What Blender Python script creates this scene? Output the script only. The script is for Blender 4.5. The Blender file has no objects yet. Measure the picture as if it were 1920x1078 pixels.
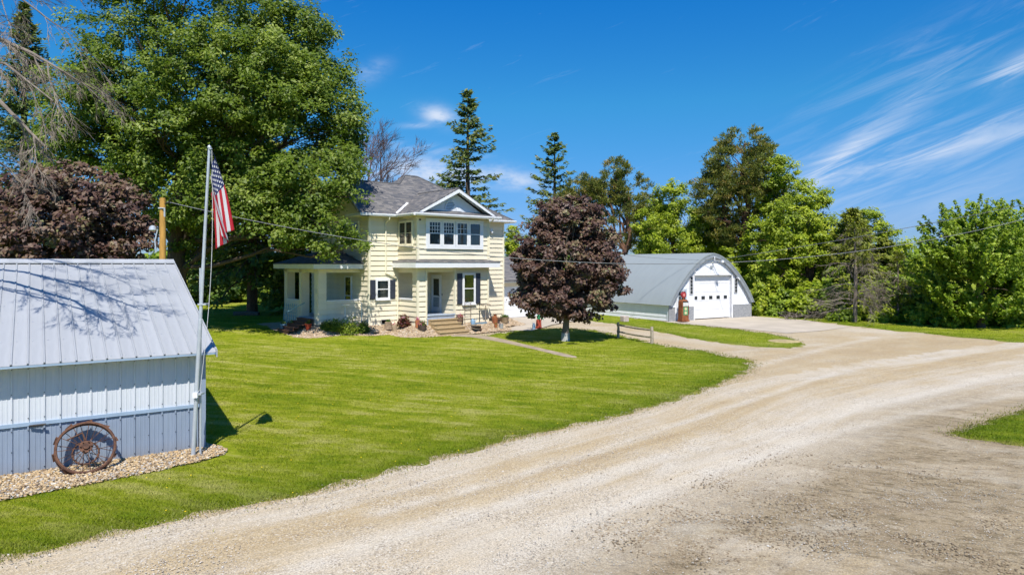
import bpy, bmesh, math, random
import numpy as np
from mathutils import Vector, Matrix, noise as mnoise
from mathutils.geometry import delaunay_2d_cdt

random.seed(7)
rng = np.random.default_rng(11)
R = math.radians
scene = bpy.context.scene
C = scene.collection

# ------------------------------------------------------------------ camera
CAM_H = 3.8
cd = bpy.data.cameras.new('camera')
cam = bpy.data.objects.new('camera', cd)
C.objects.link(cam)
cam.location = (0, 0, CAM_H)
cam.rotation_euler = (R(90), 0, 0)
cd.sensor_width = 36
cd.lens = 24
cd.shift_y = -44 / 1920
cd.clip_start = 0.1
cd.clip_end = 6000
scene.camera = cam

# ------------------------------------------------------------------ sun and sky
SUN_EL = 56
LIGHT = Vector((-0.1 * math.cos(R(SUN_EL)), math.cos(R(SUN_EL)), -math.sin(R(SUN_EL)))).normalized()
sd = bpy.data.lights.new('sun', 'SUN')
sun = bpy.data.objects.new('sun', sd)
C.objects.link(sun)
sun.rotation_euler = LIGHT.to_track_quat('-Z', 'Y').to_euler()
sd.energy = 4.6
sd.angle = R(0.53)
sd.color = (1.0, 0.95, 0.87)

world = bpy.data.worlds.new('World')
scene.world = world
world.use_nodes = True


class NT:
    """small helper for building node trees"""
    def __init__(self, tree):
        self.t = tree
        self.n = tree.nodes
        self.l = tree.links

    def node(self, kind, **kw):
        nd = self.n.new(kind)
        for k, v in kw.items():
            setattr(nd, k, v)
        return nd

    def put(self, sock, v):
        if hasattr(v, 'is_output') or hasattr(v, 'links'):
            self.l.new(v, sock)
        else:
            sock.default_value = v

    def math(self, op, a, b=None, c=None, clamp=False):
        nd = self.n.new('ShaderNodeMath')
        nd.operation = op
        nd.use_clamp = clamp
        for i, v in enumerate((a, b, c)):
            if v is not None:
                self.put(nd.inputs[i], v)
        return nd.outputs[0]

    def mix(self, fac, a, b, mode='MIX'):
        nd = self.n.new('ShaderNodeMix')
        nd.data_type = 'RGBA'
        nd.blend_type = mode
        self.put(nd.inputs[0], fac)
        for s, v in ((6, a), (7, b)):
            if isinstance(v, (tuple, list)):
                v = (v[0], v[1], v[2], 1.0)
            self.put(nd.inputs[s], v)
        return nd.outputs[2]

    def ramp(self, fac, stops, interp='LINEAR'):
        nd = self.n.new('ShaderNodeValToRGB')
        nd.color_ramp.interpolation = interp
        e = nd.color_ramp.elements
        while len(e) < len(stops):
            e.new(0.5)
        for i, (p, c) in enumerate(stops):
            e[i].position = p
            if not isinstance(c, (tuple, list)):
                c = (c, c, c)
            e[i].color = (c[0], c[1], c[2], 1)
        self.put(nd.inputs[0], fac)
        return nd.outputs[0]

    def noise(self, vec, scale, detail=3.0, rough=0.55, dist=0.0):
        nd = self.n.new('ShaderNodeTexNoise')
        nd.inputs['Scale'].default_value = scale
        nd.inputs['Detail'].default_value = detail
        nd.inputs['Roughness'].default_value = rough
        nd.inputs['Distortion'].default_value = dist
        if vec is not None:
            self.l.new(vec, nd.inputs['Vector'])
        return nd.outputs['Fac']

    def mapping(self, vec, loc=(0, 0, 0), rot=(0, 0, 0), scale=(1, 1, 1)):
        nd = self.n.new('ShaderNodeMapping')
        nd.inputs['Location'].default_value = loc
        nd.inputs['Rotation'].default_value = rot
        nd.inputs['Scale'].default_value = scale
        self.l.new(vec, nd.inputs['Vector'])
        return nd.outputs[0]

    def coord(self, which='Object'):
        return self.n.new('ShaderNodeTexCoord').outputs[which]


def build_sky():
    t = NT(world.node_tree)
    t.n.clear()
    out = t.node('ShaderNodeOutputWorld')
    bg = t.node('ShaderNodeBackground')
    sky = t.node('ShaderNodeTexSky')
    sky.sky_type = 'NISHITA'
    sky.sun_disc = False
    sky.sun_elevation = R(SUN_EL)
    sky.sun_rotation = math.atan2(0.1, -1.0)
    sky.altitude = 1200
    sky.air_density = 1.0
    sky.dust_density = 0.0
    sky.ozone_density = 3.0
    hs = t.node('ShaderNodeHueSaturation')
    hs.inputs['Saturation'].default_value = 1.10
    hs.inputs['Value'].default_value = 1.0
    t.l.new(sky.outputs[0], hs.inputs['Color'])
    d = t.coord('Generated')
    sep = t.node('ShaderNodeSeparateXYZ')
    t.l.new(d, sep.inputs[0])
    az = t.math('ARCTAN2', sep.outputs[0], sep.outputs[1])
    el = t.math('ARCSINE', sep.outputs[2])
    clear = t.ramp(t.math('DIVIDE', el, R(22), clamp=True), [(0.0, (0.22, 0.30, 0.48)), (0.15, (0.24, 0.34, 0.54)), (0.59, (0.16, 0.56, 0.70)), (1.0, (0.055, 0.54, 0.87))])
    skyc = t.mix(1.0, hs.outputs[0], clear, 'MULTIPLY')
    comb = t.node('ShaderNodeCombineXYZ')
    t.l.new(az, comb.inputs[0])
    t.l.new(el, comb.inputs[1])
    ae = comb.outputs[0]
    # fibrous noise, streaks rising to the right
    fib = t.noise(t.mapping(t.mapping(ae, rot=(0, 0, R(-20))), scale=(3.6, 30.0, 1)), 1.7, 5, 0.66, 0.8)
    puff = t.noise(t.mapping(ae, loc=(1.3, 4.2, 0), scale=(9, 20, 1)), 1.5, 4, 0.62)

    def A(px):
        return math.atan((px - 960) / 1280)

    def E(px, py):
        return math.atan((495 - py) / 1280 * math.cos(A(px)))

    def soft(tex, lo, hi):
        mr = t.node('ShaderNodeMapRange')
        mr.interpolation_type = 'SMOOTHSTEP'
        t.l.new(tex, mr.inputs[0])
        mr.inputs[1].default_value = lo
        mr.inputs[2].default_value = hi
        return mr.outputs[0]

    fib_s, fib2_s, puff_s = soft(fib, 0.38, 0.72), soft(fib, 0.34, 0.66), soft(puff, 0.28, 0.62)
    acc = [None]

    def blob(px, py, la, le, rot, tex, amp):
        # one cloud: soft ellipse in azimuth and elevation, broken up by noise
        m = t.node('ShaderNodeMapping', vector_type='TEXTURE')
        m.inputs['Location'].default_value = (A(px), E(px, py), 0)
        m.inputs['Rotation'].default_value = (0, 0, R(rot))
        m.inputs['Scale'].default_value = (la, le, 1)
        t.l.new(ae, m.inputs['Vector'])
        q = t.node('ShaderNodeVectorMath', operation='DOT_PRODUCT')
        t.l.new(m.outputs[0], q.inputs[0])
        t.l.new(m.outputs[0], q.inputs[1])
        g = t.math('MULTIPLY', t.math('POWER', 0.3679, q.outputs['Value']), tex)
        acc[0] = t.math('MULTIPLY_ADD', g, amp, acc[0] if acc[0] is not None else 0.0)

    blob(1655, 238, 0.115, 0.014, 36, fib_s, 0.40)
    blob(1550, 318, 0.05, 0.012, 36, fib_s, 0.45)
    blob(1790, 278, 0.11, 0.008, 12, fib2_s, 0.50)
    blob(1890, 222, 0.08, 0.010, 20, fib2_s, 0.32)
    blob(1910, 122, 0.035, 0.011, 22, fib2_s, 0.8)
    blob(1740, 110, 0.16, 0.03, 24, fib_s, 0.22)
    blob(1640, 290, 0.14, 0.045, 20, fib_s, 0.26)
    blob(1700, 350, 0.20, 0.05, 8, fib2_s, 0.22)
    blob(823, 218, 0.024, 0.012, -12, puff_s, 1.0)
    blob(780, 236, 0.022, 0.004, 3, fib2_s, 0.45)
    blob(780, 278, 0.05, 0.007, -3, fib2_s, 0.5)
    blob(755, 322, 0.07, 0.020, 0, puff_s, 0.85)
    blob(850, 328, 0.045, 0.014, -8, puff_s, 0.75)
    blob(958, 336, 0.045, 0.015, -14, puff_s, 0.85)
    blob(698, 135, 0.025, 0.012, 25, puff_s, 0.35)
    tot = acc[0]
    # thin cirrus anywhere else in the sky, the same stuff as in view
    wide = t.node('ShaderNodeMapRange')
    t.l.new(fib, wide.inputs[0])
    wide.inputs[1].default_value = 0.62
    wide.inputs[2].default_value = 1.0
    wide.inputs[4].default_value = 0.3
    tot = t.math('ADD', tot, wide.outputs[0], clamp=True)
    col = t.mix(tot, skyc, (3.6, 4.1, 5.0))
    t.l.new(col, bg.inputs[0])
    bg.inputs[1].default_value = 0.14
    t.l.new(bg.outputs[0], out.inputs[0])


build_sky()
world.cycles.sampling_method = 'MANUAL'
world.cycles.sample_map_resolution = 256
scene.view_settings.view_transform = 'Standard'
scene.view_settings.look = 'None'
scene.view_settings.gamma = 1
scene.view_settings.use_curve_mapping = False
scene.view_settings.exposure = 0.45
scene.render.engine = 'CYCLES'
scene.cycles.max_bounces = 4
scene.cycles.diffuse_bounces = 2
scene.cycles.glossy_bounces = 2
scene.cycles.transmission_bounces = 3
scene.cycles.transparent_max_bounces = 6
scene.cycles.use_light_tree = False
scene.cycles.caustics_reflective = False
scene.cycles.caustics_refractive = False


# ------------------------------------------------------------------ helpers
def S(r, g, b):
    """sRGB 0-255 to linear"""
    o = []
    for c in (r, g, b):
        c /= 255
        o.append(c / 12.92 if c <= 0.04045 else ((c + 0.055) / 1.055) ** 2.4)
    return tuple(o)


def terrain(x, y):
    """gentle rise of the lawn left of and behind the house"""
    def ss(a, b, v):
        q = np.clip((v - a) / (b - a), 0, 1)
        return q * q * (3 - 2 * q)
    return 0.35 * ss(33.0, 39.0, np.asarray(y, float)) * (1 - ss(-9.5, -4.5, np.asarray(x, float)))


def gp(px, py, z=0.0):
    """ground point seen at a place in the photograph"""
    Y = (CAM_H - z) * 1280 / (py - 495)
    return ((px - 960) / 1280 * Y, Y)


def tag(o, label=None, cat=None, group=None, kind=None):
    if label:
        o['label'] = label
    if cat:
        o['category'] = cat
    if group:
        o['group'] = group
    if kind:
        o['kind'] = kind
    return o


def empty(name, loc, rz=0.0):
    o = bpy.data.objects.new(name, None)
    o.empty_display_size = 0.2
    C.objects.link(o)
    o.location = loc
    o.rotation_euler = (0, 0, rz)
    return o


def link(name, me, parent=None):
    o = bpy.data.objects.new(name, me)
    C.objects.link(o)
    if parent is not None:
        o.parent = parent
    return o


def copy_tree(o, parent=None):
    c = o.copy()
    C.objects.link(c)
    c.parent = parent
    for ch in list(o.children):
        copy_tree(ch, c)
    return c


class Frame:
    """wall frame in a building: s runs along the wall, d is outward, z up"""
    def __init__(self, ox, oy, ang):
        self.o = (ox, oy)
        a = R(ang)
        self.s = (math.cos(a), math.sin(a))
        self.d = (math.sin(a), -math.cos(a))

    def __call__(self, s, d, z):
        return (self.o[0] + s * self.s[0] + d * self.d[0], self.o[1] + s * self.s[1] + d * self.d[1], z)


def ident(x, y, z):
    return (x, y, z)


class MB:
    def __init__(self):
        self.v = []
        self.f = []

    def add(self, vs, fs):
        n = len(self.v)
        self.v += [tuple(p) for p in vs]
        self.f += [tuple(i + n for i in q) for q in fs]
        return self

    def box(self, x0, x1, y0, y1, z0, z1, fr=ident):
        vs = [fr(x, y, z) for z in (z0, z1) for y in (y0, y1) for x in (x0, x1)]
        return self.add(vs, [(0, 1, 3, 2), (4, 6, 7, 5), (0, 4, 5, 1), (2, 3, 7, 6), (0, 2, 6, 4), (1, 5, 7, 3)])

    def prism(self, poly, h0, h1, fr):
        """poly of (s,z) extruded from d=h0 to d=h1"""
        n = len(poly)
        vs = [fr(s, h0, z) for s, z in poly] + [fr(s, h1, z) for s, z in poly]
        fs = [tuple(range(n)), tuple(range(2 * n - 1, n - 1, -1))]
        fs += [(i, (i + 1) % n, n + (i + 1) % n, n + i) for i in range(n)]
        return self.add(vs, fs)

    def tube(self, pts, rad, n=6, cap=True):
        pts = [Vector(p) for p in pts]
        if not isinstance(rad, (list, tuple)):
            rad = [rad] * len(pts)
        vs = []
        ref = None
        for i, p in enumerate(pts):
            a = pts[max(i - 1, 0)]
            b = pts[min(i + 1, len(pts) - 1)]
            t = (b - a)
            t = t.normalized() if t.length > 1e-9 else Vector((0, 0, 1))
            if ref is None:
                ref = t.orthogonal().normalized()
            else:
                ref = ref - t * ref.dot(t)
                ref = ref.normalized() if ref.length > 1e-6 else t.orthogonal().normalized()
            w = t.cross(ref)
            for k in range(n):
                a2 = 2 * math.pi * k / n
                vs.append(p + (ref * math.cos(a2) + w * math.sin(a2)) * rad[i])
        fs = []
        for i in range(len(pts) - 1):
            for k in range(n):
                k2 = (k + 1) % n
                fs.append((i * n + k, i * n + k2, (i + 1) * n + k2, (i + 1) * n + k))
        if cap:
            fs.append(tuple(range(n - 1, -1, -1)))
            m = (len(pts) - 1) * n
            fs.append(tuple(range(m, m + n)))
        return self.add(vs, fs)

    def lathe(self, prof, n=14, o=(0, 0, 0)):
        """prof of (r,z) turned about the z axis through o"""
        vs = []
        for r, z in prof:
            for k in range(n):
                a = 2 * math.pi * k / n
                vs.append((o[0] + r * math.cos(a), o[1] + r * math.sin(a), o[2] + z))
        fs = []
        for i in range(len(prof) - 1):
            for k in range(n):
                k2 = (k + 1) % n
                fs.append((i * n + k, i * n + k2, (i + 1) * n + k2, (i + 1) * n + k))
        fs.append(tuple(range(n - 1, -1, -1)))
        m = (len(prof) - 1) * n
        fs.append(tuple(range(m, m + n)))
        return self.add(vs, fs)

    def mesh(self, name, mat, smooth=False, fix=True):
        me = bpy.data.meshes.new(name)
        me.from_pydata(self.v, [], self.f)
        if fix:
            bm = bmesh.new()
            bm.from_mesh(me)
            bmesh.ops.recalc_face_normals(bm, faces=bm.faces)
            bm.to_mesh(me)
            bm.free()
        if mat is not None:
            me.materials.append(mat)
        if smooth:
            me.polygons.foreach_set('use_smooth', [True] * len(me.polygons))
            me.set_sharp_from_angle(angle=R(40))
        me.update()
        return me

    def build(self, name, mat, parent=None, smooth=False, bevel=0.0):
        o = link(name, self.mesh(name, mat, smooth), parent)
        if bevel:
            m = o.modifiers.new('bevel', 'BEVEL')
            m.width = bevel
            m.segments = 2
            m.limit_method = 'ANGLE'
        return o


def fast_mesh(name, V, k, mat, attrs=None, smooth=False):
    """mesh of N separate k-gons out of a numpy array (N*k,3)"""
    V = np.ascontiguousarray(V, dtype=np.float32)
    nv = len(V)
    nf = nv // k
    me = bpy.data.meshes.new(name)
    me.vertices.add(nv)
    me.vertices.foreach_set('co', V.ravel())
    me.loops.add(nv)
    me.loops.foreach_set('vertex_index', np.arange(nv, dtype=np.int32))
    me.polygons.add(nf)
    me.polygons.foreach_set('loop_start', np.arange(0, nv, k, dtype=np.int32))
    for nm, arr in (attrs or {}).items():
        at = me.attributes.new(nm, 'FLOAT', 'POINT')
        at.data.foreach_set('value', np.repeat(np.asarray(arr, np.float32), k))
    me.materials.append(mat)
    me.update(calc_edges=True)
    me.validate()
    return me


def norm(a):
    return a / np.maximum(np.linalg.norm(a, axis=-1, keepdims=True), 1e-9)


def in_poly(x, y, poly):
    inside = np.zeros(len(x), bool)
    n = len(poly)
    for i in range(n):
        x0, y0 = poly[i]
        x1, y1 = poly[(i + 1) % n]
        if y0 == y1:
            continue
        c = ((y0 > y) != (y1 > y)) & (x < (x1 - x0) * (y - y0) / (y1 - y0) + x0)
        inside ^= c
    return inside


def smooth_line(pts, step=0.25):
    """Catmull-Rom through points, resampled"""
    P = [Vector((p[0], p[1])) for p in pts]
    out = []
    for i in range(len(P) - 1):
        p0 = P[max(i - 1, 0)]
        p1, p2 = P[i], P[i + 1]
        p3 = P[min(i + 2, len(P) - 1)]
        n = max(2, int((p2 - p1).length / step))
        for k in range(n):
            t = k / n
            q = 0.5 * ((2 * p1) + (p2 - p0) * t + (2 * p0 - 5 * p1 + 4 * p2 - p3) * t * t + (3 * p1 - p0 - 3 * p2 + p3) * t ** 3)
            out.append((q.x, q.y))
    out.append((P[-1].x, P[-1].y))
    return out


def dist_polyline(x, y, pts):
    """distance to a polyline, arc length of the nearest point, side sign"""
    best = np.full(x.shape, 1e9)
    arc = np.zeros(x.shape)
    sgn = np.ones(x.shape)
    acc = 0.0
    for (x0, y0), (x1, y1) in zip(pts[:-1], pts[1:]):
        dx, dy = x1 - x0, y1 - y0
        L2 = dx * dx + dy * dy
        if L2 < 1e-12:
            continue
        t = np.clip(((x - x0) * dx + (y - y0) * dy) / L2, 0, 1)
        d = np.hypot(x - x0 - t * dx, y - y0 - t * dy)
        m = d < best
        best[m] = d[m]
        L = math.sqrt(L2)
        arc[m] = acc + t[m] * L
        cr = dx * (y - y0) - dy * (x - x0)
        sgn[m] = np.where(cr[m] >= 0, 1.0, -1.0)
        acc += L
    return best, arc, sgn


# ------------------------------------------------------------------ materials
MATS = {}


def mk(name, col, rough=0.6, var=0.12, scale=6.0, bump=0.0, bscale=40.0, metal=0.0, col2=None, stretch=(1, 1, 1), lo=0.35, hi=0.65, spec=0.4, coat=0.0, piece=0.0, grime=0.0):
    m = bpy.data.materials.new(name)
    m.use_nodes = True
    t = NT(m.node_tree)
    p = t.n['Principled BSDF']
    co = t.mapping(t.coord('Object'), scale=stretch)
    nz = t.noise(co, scale, 5, 0.6)
    f = t.ramp(nz, [(lo, 0.0), (hi, 1.0)])
    c2 = col2 if col2 else tuple(min(1, c * (1 + var)) for c in col)
    c1 = col if col2 else tuple(c * (1 - var) for c in col)
    c = t.mix(f, c1, c2)
    if piece:
        oi = t.node('ShaderNodeObjectInfo')
        c = t.mix(1.0, c, t.ramp(oi.outputs['Random'], [(0.0, 1.0 - piece), (1.0, 1.0)]), 'MULTIPLY')
    if grime:
        sx = t.node('ShaderNodeSeparateXYZ')
        t.l.new(t.coord('Object'), sx.inputs[0])
        g = t.math('MULTIPLY_ADD', sx.outputs[2], -1.0 / grime, 1.0, clamp=True)
        g = t.math('MULTIPLY', t.math('POWER', g, 1.6), t.ramp(t.noise(t.coord('Object'), 5.0, 5, 0.7), [(0.3, 0.1), (0.7, 0.75)]))
        c = t.mix(g, c, (0.22, 0.17, 0.11))
    t.l.new(c, p.inputs['Base Color'])
    p.inputs['Roughness'].default_value = rough
    p.inputs['Metallic'].default_value = metal
    p.inputs['Specular IOR Level'].default_value = spec
    if coat:
        p.inputs['Coat Weight'].default_value = coat
    if bump:
        b = t.node('ShaderNodeBump')
        b.inputs['Strength'].default_value = bump
        b.inputs['Distance'].default_value = 0.02
        t.l.new(t.noise(co, bscale, 4, 0.6), b.inputs['Height'])
        t.l.new(b.outputs[0], p.inputs['Normal'])
    MATS[name] = m
    return m


def leaf_mat(name, stops, trans=0.35, rough=0.5, spec=0.35):
    m = bpy.data.materials.new(name)
    m.use_nodes = True
    t = NT(m.node_tree)
    p = t.n['Principled BSDF']
    out = t.n['Material Output']
    a = t.node('ShaderNodeAttribute')
    a.attribute_name = 'tint'
    c = t.ramp(a.outputs['Fac'], stops)
    t.l.new(c, p.inputs['Base Color'])
    p.inputs['Roughness'].default_value = rough
    p.inputs['Specular IOR Level'].default_value = spec
    tr = t.node('ShaderNodeBsdfTranslucent')
    t.l.new(t.mix(1.0, c, (1.25, 1.35, 0.55), 'MULTIPLY'), tr.inputs[0])
    mx = t.node('ShaderNodeMixShader')
    mx.inputs[0].default_value = trans
    t.l.new(p.outputs[0], mx.inputs[1])
    t.l.new(tr.outputs[0], mx.inputs[2])
    t.l.new(mx.outputs[0], out.inputs[0])
    MATS[name] = m
    return m


cream = mk('cream_siding', (0.845, 0.765, 0.585), 0.5, 0.05, 1.2, spec=0.35, piece=0.10)
white = mk('white_trim', (0.80, 0.81, 0.83), 0.45, 0.04, 2.0)
gable_white = mk('gable_boards', (0.66, 0.70, 0.74), 0.5, 0.05, 2.0)
shutter_m = mk('slate_shutter', (0.035, 0.042, 0.062), 0.5, 0.15, 4.0)
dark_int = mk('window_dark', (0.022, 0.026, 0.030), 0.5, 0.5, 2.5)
curtain_m = mk('curtain', (0.30, 0.32, 0.32), 0.8, 0.2, 3.0, stretch=(6, 6, 1))
red_curtain = mk('red_curtain', (0.12, 0.02, 0.02), 0.8, 0.3, 3.0)
porch_paint = mk('grey_porch_paint', (0.38, 0.45, 0.55), 0.5, 0.08, 4.0)
teal_paint = mk('pale_teal_paint', (0.30, 0.48, 0.50), 0.55, 0.12, 4.0)
step_wood = mk('step_timber', (0.42, 0.31, 0.17), 0.75, 0.2, 5.0, 0.3, 60, stretch=(1, 6, 6))
dark_wood = mk('dark_timber', (0.16, 0.075, 0.045), 0.75, 0.25, 5.0, 0.3, 60, stretch=(1, 6, 6))
grey_wood = mk('weathered_timber', (0.30, 0.24, 0.17), 0.85, 0.3, 8.0, 0.4, 70, col2=(0.44, 0.38, 0.30), stretch=(1, 1, 0.3))
pole_wood = mk('yellow_pole_timber', (0.50, 0.27, 0.06), 0.8, 0.2, 5.0, 0.3, 60, stretch=(4, 4, 0.4))
concrete = mk('concrete', (0.46, 0.40, 0.32), 0.9, 0.12, 0.7, 0.25, 60, lo=0.3, hi=0.7)
walk_m = mk('old_walk_concrete', (0.33, 0.265, 0.185), 0.95, 0.2, 1.5, 0.3, 50)
foundation_m = mk('foundation_block', (0.32, 0.31, 0.29), 0.9, 0.15, 3.0, 0.3, 40)
stone_wains = mk('grey_stone_facing', (0.24, 0.25, 0.27), 0.9, 0.3, 9.0, 0.8, 18, col2=(0.36, 0.37, 0.39), stretch=(1, 1, 2))
metal_roof = mk('galvanised_roof', (0.42, 0.435, 0.45), 0.5, 0.10, 0.8, metal=0.15, stretch=(4, 0.4, 1), spec=0.5, piece=0.06)
metal_white = mk('white_steel_panel', (0.62, 0.655, 0.70), 0.4, 0.06, 1.5, spec=0.5, piece=0.06)
metal_blue = mk('blue_grey_steel_panel', (0.265, 0.325, 0.415), 0.42, 0.07, 1.5, spec=0.5, stretch=(3, 3, 0.5), piece=0.08, grime=0.35)
metal_trim = mk('steel_trim', (0.30, 0.40, 0.52), 0.4, 0.06, 3.0, spec=0.5)
barn_roof = mk('barn_sheet_roof', (0.265, 0.30, 0.31), 0.6, 0.03, 0.9, metal=0.0, stretch=(1, 3, 0.3), spec=0.4)
barn_edge = mk('barn_soffit', (0.26, 0.29, 0.32), 0.6, 0.1, 2.0)
barn_white = mk('barn_white_boards', (0.78, 0.80, 0.84), 0.45, 0.04, 2.0)
rust = mk('rusty_iron', (0.055, 0.026, 0.018), 0.8, 0.4, 12.0, 0.5, 60, col2=(0.16, 0.075, 0.042))
pump_rust = mk('rusty_pump_paint', (0.16, 0.05, 0.02), 0.8, 0.3, 5.0, 0.2, 40, col2=(0.32, 0.11, 0.04))
pump_red = mk('red_globe', (0.30, 0.025, 0.028), 0.4, 0.1, 4.0)
galv = mk('galvanised_pole', (0.52, 0.56, 0.60), 0.4, 0.08, 6.0, metal=0.3)
black = mk('black_metal', (0.02, 0.02, 0.022), 0.5, 0.2, 5.0)
wire_m = mk('wire_sheath', (0.16, 0.17, 0.18), 0.6, 0.1, 1.0)
rope_m = mk('halyard_rope', (0.55, 0.56, 0.57), 0.8, 0.1, 8.0)
bark = mk('bark', (0.10, 0.072, 0.05), 0.9, 0.35, 6.0, 0.7, 25, stretch=(4, 4, 1))
bark_grey = mk('grey_bark', (0.17, 0.14, 0.115), 0.9, 0.3, 6.0, 0.6, 25, stretch=(4, 4, 1))
bark_red = mk('pine_bark', (0.17, 0.09, 0.055), 0.9, 0.35, 6.0, 0.7, 25, stretch=(4, 4, 1))
twig_m = mk('bare_twigs', (0.20, 0.165, 0.135), 0.9, 0.3, 3.0)
twig_red = mk('reddish_twigs', (0.17, 0.115, 0.11), 0.9, 0.3, 3.0)
limewash = mk('limewashed_bark', (0.46, 0.45, 0.43), 0.9, 0.15, 8.0, 0.4, 30)
clay = mk('terracotta', (0.40, 0.15, 0.06), 0.8, 0.15, 6.0)
tan_pot = mk('tan_pot', (0.33, 0.25, 0.16), 0.8, 0.2, 6.0)
dark_pot = mk('dark_brown_tub', (0.09, 0.065, 0.055), 0.7, 0.2, 6.0)
blue_can = mk('blue_enamel', (0.22, 0.36, 0.50), 0.4, 0.15, 6.0)
silver = mk('tin_bucket', (0.5, 0.55, 0.58), 0.35, 0.15, 6.0, metal=0.5)
green_paint = mk('green_paint', (0.05, 0.35, 0.15), 0.5, 0.15, 6.0)
red_paint = mk('red_paint', (0.40, 0.06, 0.03), 0.5, 0.2, 6.0)
barrel_m = mk('barrel_staves', (0.14, 0.09, 0.06), 0.8, 0.3, 10.0, stretch=(3, 3, 0.3))
petal = mk('magenta_petals', (0.55, 0.04, 0.30), 0.6, 0.2, 9.0)
petal_w = mk('pale_petals', (0.75, 0.42, 0.50), 0.6, 0.2, 9.0)
stump_m = mk('tree_stump', (0.26, 0.19, 0.13), 0.9, 0.3, 9.0, 0.5, 30)
rock_m = mk('field_stone', (0.33, 0.27, 0.20), 0.9, 0.25, 6.0, 0.5, 20)
pink_block = mk('pale_block', (0.48, 0.40, 0.36), 0.9, 0.12, 5.0, 0.3, 30)


def glass_mat():
    m = bpy.data.materials.new('window_glass')
    m.use_nodes = True
    t = NT(m.node_tree)
    t.n.clear()
    out = t.node('ShaderNodeOutputMaterial')
    tr = t.node('ShaderNodeBsdfTransparent')
    tr.inputs[0].default_value = (0.72, 0.78, 0.80, 1)
    gl = t.node('ShaderNodeBsdfGlossy')
    gl.inputs['Roughness'].default_value = 0.03
    fr = t.node('ShaderNodeFresnel')
    fr.inputs[0].default_value = 1.5
    f = t.math('MULTIPLY_ADD', fr.outputs[0], 0.9, 0.03, clamp=True)
    mx = t.node('ShaderNodeMixShader')
    t.l.new(f, mx.inputs[0])
    t.l.new(tr.outputs[0], mx.inputs[1])
    t.l.new(gl.outputs[0], mx.inputs[2])
    t.l.new(mx.outputs[0], out.inputs[0])
    return m


glass = glass_mat()


def shingle_mat():
    m = bpy.data.materials.new('asphalt_shingles')
    m.use_nodes = True
    t = NT(m.node_tree)
    p = t.n['Principled BSDF']
    uv = t.coord('UV')
    br = t.node('ShaderNodeTexBrick')
    br.offset = 0.5
    br.inputs['Scale'].default_value = 1.0
    br.inputs['Mortar Size'].default_value = 0.008
    br.inputs['Mortar Smooth'].default_value = 0.3
    br.inputs['Bias'].default_value = 0.0
    br.inputs['Brick Width'].default_value = 0.30
    br.inputs['Row Height'].default_value = 0.145
    br.inputs['Color1'].default_value = (0, 0, 0, 1)
    br.inputs['Color2'].default_value = (1, 1, 1, 1)
    br.inputs['Mortar'].default_value = (0.1, 0.1, 0.1, 1)
    wob = t.noise(uv, 1.3, 3, 0.6)
    t.l.new(t.mapping(uv, scale=(1, 1, 1)), br.inputs['Vector'])
    nz = t.noise(t.mapping(uv, scale=(3.4, 7.5, 1)), 2.0, 5, 0.75)
    bw = t.node('ShaderNodeRGBToBW')
    t.l.new(br.outputs['Color'], bw.inputs[0])
    f = t.math('ADD', t.math('MULTIPLY', bw.outputs[0], 0.55), t.math('MULTIPLY', nz, 0.6))
    f = t.math('ADD', f, t.math('MULTIPLY', wob, 0.15))
    c = t.ramp(f, [(0.2, (0.042, 0.045, 0.055)), (0.45, (0.092, 0.094, 0.104)), (0.65, (0.135, 0.128, 0.125)), (0.95, (0.21, 0.195, 0.185))])
    t.l.new(c, p.inputs['Base Color'])
    p.inputs['Roughness'].default_value = 0.9
    b = t.node('ShaderNodeBump')
    b.inputs['Strength'].default_value = 0.6
    b.inputs['Distance'].default_value = 0.02
    t.l.new(f, b.inputs['Height'])
    t.l.new(b.outputs[0], p.inputs['Normal'])
    return m


shingle = shingle_mat()


def pebble_mat(name, stops):
    m = bpy.data.materials.new(name)
    m.use_nodes = True
    t = NT(m.node_tree)
    p = t.n['Principled BSDF']
    a = t.node('ShaderNodeAttribute')
    a.attribute_name = 'tint'
    t.l.new(t.ramp(a.outputs['Fac'], stops), p.inputs['Base Color'])
    p.inputs['Roughness'].default_value = 0.8
    return m


def lawn_nodes(t, fine=True):
    """lawn colour out of world position, used by the sod and by the blades"""
    geo = t.node('ShaderNodeNewGeometry')
    pos = geo.outputs['Position']
    # mower passes sweeping round the lawn
    big = t.noise(pos, 0.22, 4, 0.6, 0.4)
    mow = t.noise(t.mapping(t.mapping(pos, rot=(0, 0, R(25))), scale=(0.12, 1.6, 1)), 1.0, 4, 0.6, 0.35)
    med = t.noise(t.mapping(t.mapping(pos, rot=(0, 0, R(10))), scale=(0.7, 1.8, 1)), 1.6, 6, 0.7)
    f = t.math('ADD', t.math('MULTIPLY', big, 0.32), t.math('ADD', t.math('MULTIPLY', mow, 0.40), t.math('MULTIPLY', med, 0.50)))
    c = t.ramp(f, [(0.42, (0.108, 0.176, 0.005)), (0.53, (0.196, 0.262, 0.007)), (0.62, (0.318, 0.350, 0.020)), (0.74, (0.50, 0.465, 0.14))])
    lu = t.node('ShaderNodeAttribute')
    lu.attribute_name = 'lush'
    c = t.mix(t.math('MULTIPLY', lu.outputs['Fac'], 0.85), c, t.ramp(med, [(0.3, (0.075, 0.140, 0.004)), (0.7, (0.16, 0.215, 0.008))]))
    dry = t.math('MULTIPLY', t.ramp(lu.outputs['Fac'], [(0.80, 0.0), (0.93, 1.0)]), t.ramp(t.noise(pos, 2.6, 5, 0.7), [(0.35, 0.15), (0.6, 0.85)]))
    c = t.mix(dry, c, (0.40, 0.33, 0.10))
    return c, pos


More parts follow.
